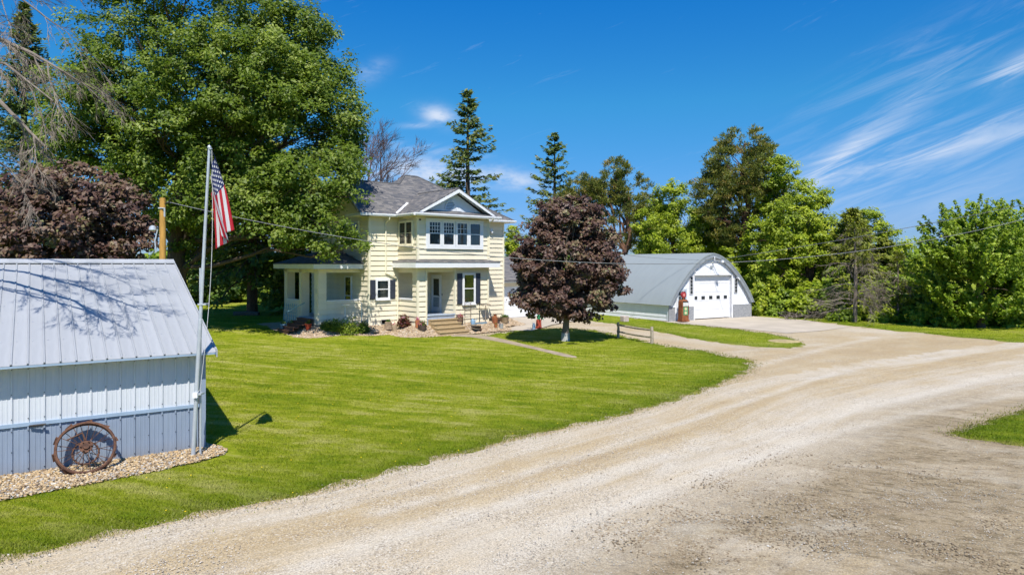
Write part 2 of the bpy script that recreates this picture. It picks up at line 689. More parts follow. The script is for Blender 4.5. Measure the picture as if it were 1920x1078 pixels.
def lawn_mat():
    m = bpy.data.materials.new('lawn_sod')
    m.use_nodes = True
    t = NT(m.node_tree)
    p = t.n['Principled BSDF']
    c, pos = lawn_nodes(t)
    sp = t.noise(pos, 26, 5, 0.75)
    c = t.mix(t.ramp(sp, [(0.3, 0.55), (0.65, 0.0)]), c, (0.045, 0.090, 0.005))
    t.l.new(c, p.inputs['Base Color'])
    p.inputs['Roughness'].default_value = 0.9
    p.inputs['Specular IOR Level'].default_value = 0.1
    b = t.node('ShaderNodeBump')
    b.inputs['Strength'].default_value = 0.9
    b.inputs['Distance'].default_value = 0.05
    t.l.new(t.noise(pos, 30, 4, 0.7), b.inputs['Height'])
    t.l.new(b.outputs[0], p.inputs['Normal'])
    return m


def blade_mat():
    m = bpy.data.materials.new('grass_blades')
    m.use_nodes = True
    t = NT(m.node_tree)
    p = t.n['Principled BSDF']
    out = t.n['Material Output']
    c, pos = lawn_nodes(t)
    a = t.node('ShaderNodeAttribute')
    a.attribute_name = 'tint'
    c = t.mix(t.ramp(a.outputs['Fac'], [(0.0, 0.45), (0.4, 0.0)]), c, (0.055, 0.11, 0.008))
    c = t.mix(t.ramp(a.outputs['Fac'], [(0.80, 0.0), (1.0, 0.6)]), c, (0.33, 0.31, 0.09))
    t.l.new(c, p.inputs['Base Color'])
    p.inputs['Roughness'].default_value = 0.55
    p.inputs['Specular IOR Level'].default_value = 0.25
    tr = t.node('ShaderNodeBsdfTranslucent')
    t.l.new(c, tr.inputs[0])
    mx = t.node('ShaderNodeMixShader')
    mx.inputs[0].default_value = 0.35
    t.l.new(p.outputs[0], mx.inputs[1])
    t.l.new(tr.outputs[0], mx.inputs[2])
    t.l.new(mx.outputs[0], out.inputs[0])
    return m


lawn_m = lawn_mat()
blade_m = blade_mat()


def drive_mat():
    """crushed limestone drive: streaks follow the wheel tracks (track = metres from the lawn edge, along = metres down the drive)"""
    m = bpy.data.materials.new('crushed_limestone')
    m.use_nodes = True
    t = NT(m.node_tree)
    p = t.n['Principled BSDF']
    tr = t.node('ShaderNodeAttribute')
    tr.attribute_name = 'track'
    al = t.node('ShaderNodeAttribute')
    al.attribute_name = 'along'
    geo = t.node('ShaderNodeNewGeometry')
    pos = geo.outputs['Position']
    cb = t.node('ShaderNodeCombineXYZ')
    t.l.new(tr.outputs['Fac'], cb.inputs[0])
    t.l.new(al.outputs['Fac'], cb.inputs[1])
    ta = cb.outputs[0]
    streak = t.noise(t.mapping(ta, scale=(1.6, 0.10, 1)), 1.0, 5, 0.6, 0.5)
    streak2 = t.noise(t.mapping(ta, scale=(5.0, 0.22, 1)), 1.0, 4, 0.6, 0.3)
    patch = t.noise(pos, 0.32, 5, 0.62, 0.5)
    warp = t.noise(pos, 0.25, 3, 0.5)
    s = t.math('ADD', tr.outputs['Fac'], t.math('MULTIPLY', t.math('SUBTRACT', warp, 0.5), 1.6))
    # bands across the drive: stony shoulder, packed tan wheel track, pale dust, then muddy yard
    band = t.ramp(t.math('DIVIDE', s, 12.0), [(0.0, 0.56), (0.055, 0.66), (0.10, 0.34), (0.16, 0.32), (0.22, 0.54), (0.34, 0.70), (0.46, 0.66), (0.62, 0.48), (1.0, 0.45)])
    f = t.math('ADD', band, t.math('MULTIPLY', t.math('SUBTRACT', streak, 0.5), 0.70))
    f = t.math('ADD', f, t.math('MULTIPLY', t.math('SUBTRACT', streak2, 0.5), 0.55))
    f = t.math('ADD', f, t.math('MULTIPLY', t.math('SUBTRACT', patch, 0.5), 0.7))
    c = t.ramp(f, [(0.05, (0.36, 0.265, 0.145)), (0.35, (0.43, 0.335, 0.20)), (0.60, (0.485, 0.41, 0.30)), (0.92, (0.55, 0.495, 0.405))])
    # yard mud further out
    mudn = t.noise(t.mapping(t.mapping(pos, rot=(0, 0, R(25))), scale=(0.5, 1.1, 1)), 0.55, 5, 0.65, 0.6)
    md = t.node('ShaderNodeAttribute')
    md.attribute_name = 'mud'
    mf = t.math('MULTIPLY', md.outputs['Fac'], t.ramp(mudn, [(0.30, 0.2), (0.50, 1.0)]), clamp=True)
    mudc = t.ramp(t.noise(pos, 2.2, 6, 0.7), [(0.3, (0.225, 0.170, 0.100)), (0.55, (0.315, 0.25, 0.155)), (0.78, (0.41, 0.345, 0.245))])
    clod = t.noise(t.mapping(t.mapping(pos, rot=(0, 0, R(28))), scale=(1.0, 2.4, 1)), 3.2, 6, 0.72, 0.8)
    mudc = t.mix(t.ramp(clod, [(0.38, 0.9), (0.50, 0.0)]), mudc, (0.15, 0.115, 0.065))
    c = t.mix(mf, c, mudc)
    pale = t.noise(t.mapping(pos, loc=(7, 3, 0), scale=(0.6, 1.0, 1)), 0.75, 5, 0.7)
    c = t.mix(t.math('MULTIPLY', md.outputs['Fac'], t.ramp(pale, [(0.56, 0.0), (0.70, 0.55)])), c, (0.46, 0.42, 0.34))
    ru = t.node('ShaderNodeAttribute')
    ru.attribute_name = 'rut'
    c = t.mix(t.math('MULTIPLY', ru.outputs['Fac'], t.ramp(t.noise(pos, 1.6, 4, 0.6), [(0.25, 0.25), (0.6, 0.75)])), c, (0.57, 0.52, 0.435))
    # scattered stones, light and dark
    vo = t.node('ShaderNodeTexVoronoi')
    vo.inputs['Scale'].default_value = 46
    t.l.new(pos, vo.inputs['Vector'])
    bw = t.node('ShaderNodeRGBToBW')
    t.l.new(vo.outputs['Color'], bw.inputs[0])
    clus = t.math('MULTIPLY', t.ramp(t.noise(pos, 0.9, 4, 0.65), [(0.38, 0.25), (0.62, 1.0)]), t.math('MULTIPLY_ADD', md.outputs['Fac'], -0.6, 1.0))
    c = t.mix(t.math('MULTIPLY', t.ramp(bw.outputs[0], [(0.66, 0.0), (0.84, 0.6)]), clus), c, (0.60, 0.56, 0.49))
    c = t.mix(t.math('MULTIPLY', t.ramp(bw.outputs[0], [(0.22, 0.65), (0.36, 0.0)]), clus), c, (0.20, 0.165, 0.13))
    fine = t.noise(pos, 42, 4, 0.8)
    c = t.mix(0.75, c, t.ramp(fine, [(0.3, 0.22), (0.5, 0.5), (0.7, 0.80)]), 'OVERLAY')
    # a little green where weeds hold on at the edges of the mud
    t.l.new(c, p.inputs['Base Color'])
    p.inputs['Roughness'].default_value = 0.95
    p.inputs['Specular IOR Level'].default_value = 0.15
    b = t.node('ShaderNodeBump')
    b.inputs['Strength'].default_value = 0.55
    b.inputs['Distance'].default_value = 0.03
    h = t.math('ADD', t.math('MULTIPLY', t.noise(pos, 9, 5, 0.7), 0.7), t.math('MULTIPLY', vo.outputs['Distance'], 0.6))
    h = t.math('ADD', h, t.math('MULTIPLY', streak2, 0.6))
    h = t.math('ADD', h, t.math('MULTIPLY', t.math('MULTIPLY', clod, md.outputs['Fac']), 2.5))
    t.l.new(h, b.inputs['Height'])
    t.l.new(b.outputs[0], p.inputs['Normal'])
    return m


drive_m = drive_mat()

# ------------------------------------------------------------------ where the buildings stand
HO, HR = (-7.67, 36.62), R(40.4)          # house: left front corner, turn
BO, BR = (10.31, 45.04), R(32.2)          # barn
SO, SR = (-6.35, 13.90), R(35.0)          # shed: right front corner


def loc2w(o, r, a, b):
    return (o[0] + a * math.cos(r) - b * math.sin(r), o[1] + a * math.sin(r) + b * math.cos(r))


def w2loc(o, r, x, y):
    dx, dy = x - o[0], y - o[1]
    return dx * math.cos(r) + dy * math.sin(r), -dx * math.sin(r) + dy * math.cos(r)


def jitter(line, amp, freq=1.3, seed=0.0):
    out = []
    for x, y in line:
        n = mnoise.noise_vector(Vector((x * freq, y * freq, seed))) * amp + mnoise.noise_vector(Vector((x * freq * 4, y * freq * 4, seed + 9))) * amp * 0.5
        out.append((x + n.x, y + n.y))
    return out


EDGES = []


def sheet(name, poly, zfun, mat, step=0.8, lip=0.0, edge_line=None):
    if edge_line:
        EDGES.append(edge_line)
    poly = [Vector(p) for p in poly]
    nb = len(poly)
    xs = [p.x for p in poly]
    ys = [p.y for p in poly]
    gx, gy = np.meshgrid(np.arange(min(xs), max(xs), step), np.arange(min(ys), max(ys), step))
    gx, gy = gx.ravel(), gy.ravel()
    gx = gx + rng.uniform(-0.2, 0.2, len(gx)) * step
    gy = gy + rng.uniform(-0.2, 0.2, len(gy)) * step
    m = in_poly(gx, gy, [(p.x, p.y) for p in poly])
    pts = poly + [Vector((x, y)) for x, y in zip(gx[m], gy[m])]
    r = delaunay_2d_cdt(pts, [], [list(range(nb))], 1, 1e-5)
    edge = set()
    for v_i, orig in enumerate(r[3]):
        if any(q < nb for q in orig):
            edge.add(v_i)
    V = [(p.x, p.y, float(zfun(p.x, p.y)) - (lip if i in edge else 0.0)) for i, p in enumerate(r[0])]
    me = bpy.data.meshes.new(name)
    me.from_pydata(V, [], [tuple(f) for f in r[2]])
    bm = bmesh.new()
    bm.from_mesh(me)
    for f in bm.faces:
        if f.normal.z < 0:
            f.normal_flip()
    bm.to_mesh(me)
    bm.free()
    me.polygons.foreach_set('use_smooth', [True] * len(me.polygons))
    if edge_line:
        co = np.array([v[:2] for v in V])
        d_, _, _ = dist_polyline(co[:, 0], co[:, 1], edge_line)
        at = me.attributes.new('lush', 'FLOAT', 'POINT')
        at.data.foreach_set('value', np.exp(-d_ / 1.1).astype(np.float32))
    me.materials.append(mat)
    return link(name, me)


# ------------------------------------------------------------------ ground
def build_ground():
    b = MB()
    b.add([(-3000, -400, -0.06), (3000, -400, -0.06), (3000, 5500, -0.06), (-3000, 5500, -0.06)], [(0, 1, 2, 3)])
    tag(b.build('ground', lawn_m), kind='structure')

    # driveway and farmyard
    edge_px = [(-700, 1230), (-300, 1130), (0, 1060), (100, 1036), (300, 987), (500, 946), (600, 925), (800, 872), (1000, 820), (1200, 773), (1340, 728)]
    edge = [gp(*p) for p in edge_px] + [(12, 25.2), (25, 33.5), (45, 45)]
    xs = np.concatenate([np.arange(-16, 18, 0.2), np.arange(18, 44, 0.7)])
    ys = np.concatenate([np.arange(2.5, 24, 0.2), np.arange(24, 62, 0.6)])
    gx, gy = np.meshgrid(xs, ys)
    nx, ny = len(xs), len(ys)
    fx, fy = gx.ravel(), gy.ravel()
    dist, arc, sg = dist_polyline(fx, fy, smooth_line(edge, 0.8))
    track = dist * np.where(sg > 0, -1, 1)
    tk = np.clip(track, 0, 12)
    # far side: measure the branch to the garage from its own edge
    far = track < 0
    tk[far] = 1.1 + 0.25 * np.minimum(-track[far], 6)
    near = np.clip((26 - fy) / 8, 0, 1)
    mud = np.clip((track - 3.9) / 1.8, 0, 1) * near
    rut = np.zeros(len(fx))
    for ln_, wd_ in (([(1240, 880), (1300, 845), (1500, 795), (1700, 745), (1920, 698), (2300, 640)], 0.20), ([(1050, 985), (1150, 950), (1400, 862), (1600, 800), (1920, 735), (2300, 670)], 0.22), ([(700, 960), (1000, 880), (1250, 800), (1420, 745), (1600, 690), (1800, 655)], 0.16), ([(560, 1060), (900, 955), (1150, 885), (1350, 815)], 0.25), ([(1350, 700), (1470, 672), (1560, 650), (1640, 632)], 0.2)):
        d_, _, _ = dist_polyline(fx, fy, smooth_line([gp(*q) for q in ln_], 0.5))
        rut = np.maximum(rut, np.exp(-(d_ / wd_) ** 2))
    z = np.zeros(len(fx))
    for i in range(len(fx)):
        if fy[i] < 26 and abs(fx[i]) < fy[i] * 0.95 + 2:
            z[i] = 0.02 * mnoise.noise(Vector((fx[i] * 0.9, fy[i] * 0.9, 0))) + 0.012 * mnoise.noise(Vector((tk[i] * 2.2, arc[i] * 0.25, 5))) + (0.016 * mnoise.noise(Vector((fx[i] * 2.8, fy[i] * 2.8, 3))) if mud[i] > 0.2 else 0)
    V = np.stack([fx, fy, z - 0.012 - 0.015 * rut * (fy < 26)], 1)
    idx = np.arange(nx * ny).reshape(ny, nx)
    F = np.stack([idx[:-1, :-1], idx[:-1, 1:], idx[1:, 1:], idx[1:, :-1]], -1).reshape(-1, 4)
    me = bpy.data.meshes.new('driveway')
    me.from_pydata(V.tolist(), [], F.tolist())
    for nm, arr in (('track', tk), ('along', arc), ('mud', mud), ('rut', rut * (1 - 0.5 * mud))):
        at = me.attributes.new(nm, 'FLOAT', 'POINT')
        at.data.foreach_set('value', arr.astype(np.float32))
    me.polygons.foreach_set('use_smooth', [True] * len(me.polygons))
    me.materials.append(drive_m)
    tag(link('driveway', me), 'pale crushed limestone driveway and farmyard', kind='structure')

    lawnz = lambda x, y: float(terrain(x, y)) + 0.03
    # main lawn in front of the house
    near_e = smooth_line([gp(*p) for p in edge_px[1:]] + [gp(1400, 701), gp(1420, 686), gp(1402, 674), gp(1350, 663), gp(1290, 652), gp(1222, 641), gp(1160, 627), gp(1100, 617), gp(1040, 614), gp(990, 617), gp(955, 621), gp(905, 628)], 0.22)
    main = jitter(near_e, 0.10, 1.9) + [(-5.5, 38.5), (-4, 46), (-6, 62), (-70, 90), (-70, 4), (-14, 5.5)]
    tag(sheet('lawn', main, lawnz, lawn_m, 0.9, 0.075, near_e[::3]), 'mown green lawn between the shed and the farmhouse', kind='structure')
    island_e = smooth_line([gp(1085, 599), gp(1120, 604), gp(1160, 609), gp(1225, 621), gp(1300, 636), gp(1400, 649), gp(1480, 653), gp(1512, 647), gp(1490, 634), gp(1440, 624), gp(1380, 617), gp(1320, 611), gp(1262, 605), gp(1255, 603)], 0.22)
    island = jitter(island_e, 0.09, 1.9, seed=3) + [loc2w(BO, BR, 0.05, 3), loc2w(BO, BR, 0.05, 13), (4.2, 52)]
    tag(sheet('lawn', island, lawnz, lawn_m, 0.7, 0.075, island_e[::3]), 'tongue of lawn between the barn apron and the drive', kind='structure')
    right_e = smooth_line([gp(1500, 600), gp(1560, 607), gp(1640, 617), gp(1720, 625), gp(1800, 633), gp(1920, 644), gp(2250, 672)], 0.3)
    right = jitter(right_e, 0.08, seed=5) + [(70, 30), (70, 95), (10, 95), loc2w(BO, BR, 8.8, 8), loc2w(BO, BR, 8.8, 1)]
    tag(sheet('lawn', right, lawnz, lawn_m, 1.2, 0.075, right_e[::3]), 'grass verge along the trees beyond the barn', kind='structure')
    patch_e = smooth_line([gp(1920, 838), gp(1850, 828), gp(1772, 814), gp(1842, 789), gp(1920, 767), gp(2020, 735)], 0.15)
    patch = jitter(patch_e, 0.07, seed=8) + [(16, 17), (15, 11)]
    tag(sheet('lawn', patch, lawnz, lawn_m, 0.5, 0.075, patch_e[::3]), 'wedge of grass at the right edge of the yard', kind='structure')

    # concrete
    apron = [gp(1254, 604.5), gp(1320, 610), gp(1400, 617), gp(1475, 625), gp(1540, 620), gp(1592, 613), gp(1530, 603.5), gp(1500, 599), loc2w(BO, BR, 8.6, 0.05), loc2w(BO, BR, 0.0, 0.05)]
    o = sheet('concrete_apron', apron, lambda x, y: 0.004, concrete, 2.0)
    tag(o, 'concrete apron before the barn door', kind='structure')
    w_hi = [gp(850, 627), gp(890, 628), gp(930, 634), gp(1000, 650.5), gp(1080, 669.5)]
    w_lo = [gp(1082, 672), gp(1060, 670.5), gp(1000, 656), gp(930, 641), gp(880, 633), gp(845, 632)]
    walk = smooth_line(w_hi, 0.4) + smooth_line(w_lo, 0.4)
    tag(sheet('walkway', walk, lambda x, y: 0.037, walk_m, 0.5), 'narrow concrete walkway crossing the lawn from the front steps', kind='structure')
    gar = [loc2w(HO, HR, 6.9, -3.2), loc2w(HO, HR, 9.9, -0.8), loc2w(HO, HR, 10.4, 3.5), loc2w(HO, HR, 19.2, 3.5), loc2w(HO, HR, 18.0, 0.2), loc2w(HO, HR, 11.5, -2.2), loc2w(HO, HR, 8.0, -4.2)]
    tag(sheet('concrete_drive', gar, lambda x, y: 0.038, concrete, 0.8), 'tan concrete pad before the white garage door', kind='structure')
    return main, island, right, patch, walk, gar, apron


LAWNS = build_ground()


# ------------------------------------------------------------------ gravel beds
FOOT = [(0, 0), (1.81, 0), (1.81, -1.96), (6.58, -1.96), (6.58, 0), (9.34, 0), (9.34, 7.2), (0, 7.2), (0, 5.5), (-2.45, 5.5), (-2.45, 0.95), (0, 0.95)]


def bed_z(a, b):
    """height of the mounded gravel round the house and how far it is from the wall"""
    a, b = np.atleast_1d(np.asarray(a, float)), np.atleast_1d(np.asarray(b, float))
    d, _, _ = dist_polyline(a, b, FOOT + FOOT[:1])
    d = np.where(in_poly(a, b, FOOT), 0.0, d)
    q = np.clip(1 - d / 1.5, 0, 1)
    wx, wy = loc2w(HO, HR, a, b)
    base = terrain(wx, wy)
    return np.maximum(base + 0.035, 0.46 * q * q * (3 - 2 * q) + 0.03), d


ICO_V = None


def pebble_cloud(name, P, size, mat, parent=None, squash=0.6, tint=None, chip=False):
    """N little stones (12-sided lumps) joined into one mesh"""
    t = (1 + 5 ** 0.5) / 2
    base = norm(np.array([(-1, t, 0), (1, t, 0), (-1, -t, 0), (1, -t, 0), (0, -1, t), (0, 1, t), (0, -1, -t), (0, 1, -t), (t, 0, -1), (t, 0, 1), (-t, 0, -1), (-t, 0, 1)], float))
    F = np.array([(0, 11, 5), (0, 5, 1), (0, 1, 7), (0, 7, 10), (0, 10, 11), (1, 5, 9), (5, 11, 4), (11, 10, 2), (10, 7, 6), (7, 1, 8), (3, 9, 4), (3, 4, 2), (3, 2, 6), (3, 6, 8), (3, 8, 9), (4, 9, 5), (2, 4, 11), (6, 2, 10), (8, 6, 7), (9, 8, 1)])
    if chip:
        base = np.array([(1, 0, 0), (-1, 0, 0), (0, 1, 0), (0, -1, 0), (0, 0, 1), (0, 0, -1)], float)
        F = np.array([(0, 2, 4), (2, 1, 4), (1, 3, 4), (3, 0, 4), (2, 0, 5), (1, 2, 5), (3, 1, 5), (0, 3, 5)])
    nb = len(base)
    n = len(P)
    sc = np.stack([size * rng.uniform(0.8, 1.35, n), size * rng.uniform(0.7, 1.1, n), size * squash * rng.uniform(0.7, 1.2, n)], 1)
    V = base[None] * (1 + rng.uniform(-0.18, 0.18, (n, nb, 1))) * sc[:, None, :]
    a = rng.uniform(0, 2 * math.pi, n)
    ca, sa = np.cos(a)[:, None], np.sin(a)[:, None]
    X = V[..., 0] * ca - V[..., 1] * sa
    Y = V[..., 0] * sa + V[..., 1] * ca
    V = np.stack([X, Y, V[..., 2]], -1) + P[:, None, :]
    faces = (F[None] + (np.arange(n) * nb)[:, None, None]).reshape(-1, 3)
    me = bpy.data.meshes.new(name)
    me.vertices.add(n * nb)
    me.vertices.foreach_set('co', V.astype(np.float32).ravel())
    me.loops.add(len(faces) * 3)
    me.loops.foreach_set('vertex_index', faces.astype(np.int32).ravel())
    me.polygons.add(len(faces))
    me.polygons.foreach_set('loop_start', np.arange(0, len(faces) * 3, 3, dtype=np.int32))
    at = me.attributes.new('tint', 'FLOAT', 'POINT')
    at.data.foreach_set('value', np.repeat((rng.uniform(0, 1, n) if tint is None else tint), nb).astype(np.float32))
    me.polygons.foreach_set('use_smooth', [not chip] * len(faces))
    me.materials.append(mat)
    me.update(calc_edges=True)
    return link(name, me, parent)


river = pebble_mat('river_stone', [(0.0, (0.20, 0.14, 0.09)), (0.25, (0.40, 0.28, 0.15)), (0.5, (0.52, 0.41, 0.26)), (0.72, (0.50, 0.33, 0.14)), (0.86, (0.30, 0.29, 0.28)), (1.0, (0.64, 0.58, 0.48))])
tan_stone = pebble_mat('tan_stone', [(0.0, (0.26, 0.18, 0.12)), (0.4, (0.44, 0.33, 0.21)), (0.8, (0.52, 0.40, 0.27)), (1.0, (0.60, 0.54, 0.46))])
lime_stone = pebble_mat('limestone_chip', [(0.0, (0.24, 0.20, 0.16)), (0.3, (0.38, 0.32, 0.24)), (0.8, (0.50, 0.44, 0.36)), (1.0, (0.64, 0.62, 0.58))])
bed_soil = mk('bed_soil', (0.30, 0.23, 0.16), 0.95, 0.2, 10, 0.6, 30)


def near_edge():
    return EDGES[0]


def build_beds():
    # river stones along the shed
    rim = smooth_line([gp(-420, 1010), gp(-150, 965), gp(0, 944), (gp(100, 926)), gp(200, 906), gp(300, 886), gp(380, 868), gp(418, 857), gp(427, 850), gp(416, 843)], 0.12)
    poly = jitter(rim, 0.05, 2.5) + [loc2w(SO, SR, 0.15, 0.35), loc2w(SO, SR, -0.3, 0.3), loc2w(SO, SR, -7.5, 0.3)]
    o = sheet('stone_bed', poly, lambda x, y: 0.045, bed_soil, 0.4, 0.02)
    tag(o, 'bed under the river stones along the shed', kind='structure')
    n = 90000
    x = rng.uniform(-14, -4.5, n)
    y = rng.uniform(8.5, 15.5, n)
    m = in_poly(x, y, poly)
    a, b = w2loc(SO, SR, x, y)
    m &= ~((b > 0.03) & (a < 0.05)) & (x > -0.8 * y)
    x, y = x[m][:10500], y[m][:10500]
    sz = rng.uniform(0.013, 0.032, len(x))
    P = np.stack([x, y, 0.05 + rng.uniform(-0.005, 0.03, len(x))], 1)
    o = pebble_cloud('river_stones', P, sz, river)
    tag(o, 'rounded tan and grey river stones along the foot of the shed', 'stones', kind='stuff')

    # gravel mounded round the house
    st = 0.14
    xs, ys = np.arange(-4.6, 11.2, st), np.arange(-3.8, 6.6, st)
    gx, gy = np.meshgrid(xs, ys)
    z, d = bed_z(gx.ravel(), gy.ravel())
    keep = (d < 1.42 + 0.12 * np.sin(gx.ravel() * 3 + gy.ravel() * 2)) & ~((gx.ravel() > 9.0) & (gy.ravel() > -0.2))
    idx = np.arange(gx.size).reshape(gx.shape)
    F = np.stack([idx[:-1, :-1], idx[:-1, 1:], idx[1:, 1:], idx[1:, :-1]], -1).reshape(-1, 4)
    F = F[keep[F].all(1)]
    wx, wy = loc2w(HO, HR, gx.ravel(), gy.ravel())
    me = bpy.data.meshes.new('gravel_bed')
    me.from_pydata(np.stack([wx, wy, z], 1).tolist(), [], F.tolist())
    me.polygons.foreach_set('use_smooth', [True] * len(me.polygons))
    gb = mk('bed_gravel', (0.30, 0.21, 0.13), 0.95, 0.2, 14, 0.8, 30, col2=(0.52, 0.41, 0.28))
    me.materials.append(gb)
    tag(link('gravel_bed', me), 'bed of tan gravel mounded round the farmhouse walls', kind='structure')
    n = 30000
    a, b = rng.uniform(-4.2, 10.6, n), rng.uniform(-3.4, 2.5, n)
    z, d = bed_z(a, b)
    m = (d > 0.02) & (d < 1.4) & ~((a > 9.0) & (b > -0.2))
    a, b, z = a[m][:6500], b[m][:6500], z[m][:6500]
    wx, wy = loc2w(HO, HR, a, b)
    o = pebble_cloud('gravel', np.stack([wx, wy, z + 0.01], 1), rng.uniform(0.025, 0.055, len(a)), tan_stone)
    tag(o, 'tan pebbles in the bed along the farmhouse front', 'gravel', kind='stuff')

    # loose stones on the drive
    n = 90000
    Y = 7.8 + 22 * rng.uniform(0, 1, n) ** 1.5
    X = rng.uniform(-0.80, 0.80, n) * Y
    cl = np.array([mnoise.noise(Vector((p * 0.55, q * 0.55, 2))) + 0.5 * mnoise.noise(Vector((p * 1.7, q * 1.7, 7))) for p, q in zip(X, Y)])
    m = cl + rng.uniform(-0.35, 0.35, n) > 0.12
    for L in (LAWNS[0], LAWNS[1], LAWNS[2], LAWNS[3]):
        m &= ~in_poly(X, Y, L)
    d_, _, _ = dist_polyline(X, Y, EDGES[0])
    m &= (d_ < 4.6) | (Y > 20) | (rng.uniform(0, 1, n) < 0.22)
    X, Y = X[m][:22000], Y[m][:22000]
    sz = rng.uniform(0.005, 0.0135, len(X)) * (1 + 0.6 * (rng.uniform(0, 1, len(X)) > 0.96))
    o = pebble_cloud('loose_gravel', np.stack([X, Y, np.full(len(X), -0.006)], 1), sz, lime_stone, squash=0.55, chip=True)
    e_ = np.array(near_edge())
    k = rng.integers(0, len(e_) - 1, 4200)
    q = e_[k] + (e_[k + 1] - e_[k]) * rng.uniform(0, 1, (4200, 1)) + rng.normal(0, 0.16, (4200, 2))
    m = (q[:, 1] < 26) & (np.abs(q[:, 0]) < 0.8 * q[:, 1])
    q = q[m]
    P2 = np.concatenate([np.stack([X, Y, np.full(len(X), -0.006)], 1), np.stack([q[:, 0], q[:, 1], rng.uniform(0.0, 0.035, len(q))], 1)])
    bpy.data.objects.remove(o)
    o = pebble_cloud('loose_gravel', P2, np.concatenate([sz, rng.uniform(0.006, 0.016, len(q))]), lime_stone, squash=0.55, chip=True)
    tag(o, 'loose limestone chips strewn over the driveway', 'gravel', kind='stuff')


def build_clods():
    """churned mud thrown up in bands where tractors turn, with white chips lying between"""
    soil = pebble_mat('mud_clod', [(0.0, (0.17, 0.125, 0.075)), (0.6, (0.26, 0.195, 0.12)), (1.0, (0.34, 0.27, 0.175))])
    P = []
    for pts, w, n in (([(1340, 905), (1450, 925), (1560, 945), (1700, 960), (1900, 975)], 0.35, 1500), ([(1250, 960), (1380, 985), (1520, 1005), (1700, 1020), (1900, 1060)], 0.30, 1500), ([(1160, 1005), (1260, 1020), (1380, 1050)], 0.3, 500), ([(1450, 870), (1600, 880), (1800, 905)], 0.5, 500)):
        ln = np.array(smooth_line([gp(*q) for q in pts], 0.2))
        k = rng.integers(0, len(ln) - 1, n)
        P.append(ln[k] + (ln[k + 1] - ln[k]) * rng.uniform(0, 1, (n, 1)) + rng.normal(0, w, (n, 2)))
    P = np.concatenate(P)
    o = pebble_cloud('mud_clods', np.stack([P[:, 0], P[:, 1], np.full(len(P), -0.008)], 1), rng.uniform(0.006, 0.022, len(P)), soil, squash=0.4)
    tag(o, 'dark clods of churned mud in the tractor turning place', 'mud', kind='stuff')
    P = []
    for (px, py), sx, n in (((1800, 925), 0.55, 600), ((1730, 940), 0.45, 400), ((1590, 1030), 0.40, 350), ((1540, 965), 0.45, 300), ((1080, 1060), 0.7, 600), ((1300, 970), 0.7, 500), ((1880, 1010), 0.8, 600), ((1200, 985), 0.6, 500), ((1400, 930), 0.7, 400), ((1650, 880), 0.7, 400)):
        c = np.array(gp(px, py))
        P.append(c + rng.normal(0, 1, (n, 2)) * np.array([sx * 1.5, sx * 0.6]))
    P = np.concatenate(P)
    P = P[~in_poly(P[:, 0], P[:, 1], LAWNS[3])]
    white_chip = pebble_mat('white_chip', [(0.0, (0.27, 0.24, 0.19)), (0.7, (0.40, 0.37, 0.31)), (1.0, (0.52, 0.50, 0.46))])
    o = pebble_cloud('limestone_scatter', np.stack([P[:, 0], P[:, 1], np.full(len(P), 0.0)], 1), rng.uniform(0.005, 0.014, len(P)), white_chip, squash=0.5, chip=True)
    tag(o, 'patches of white limestone chips lying on the muddy yard', 'gravel', kind='stuff')


build_beds()
build_clods()


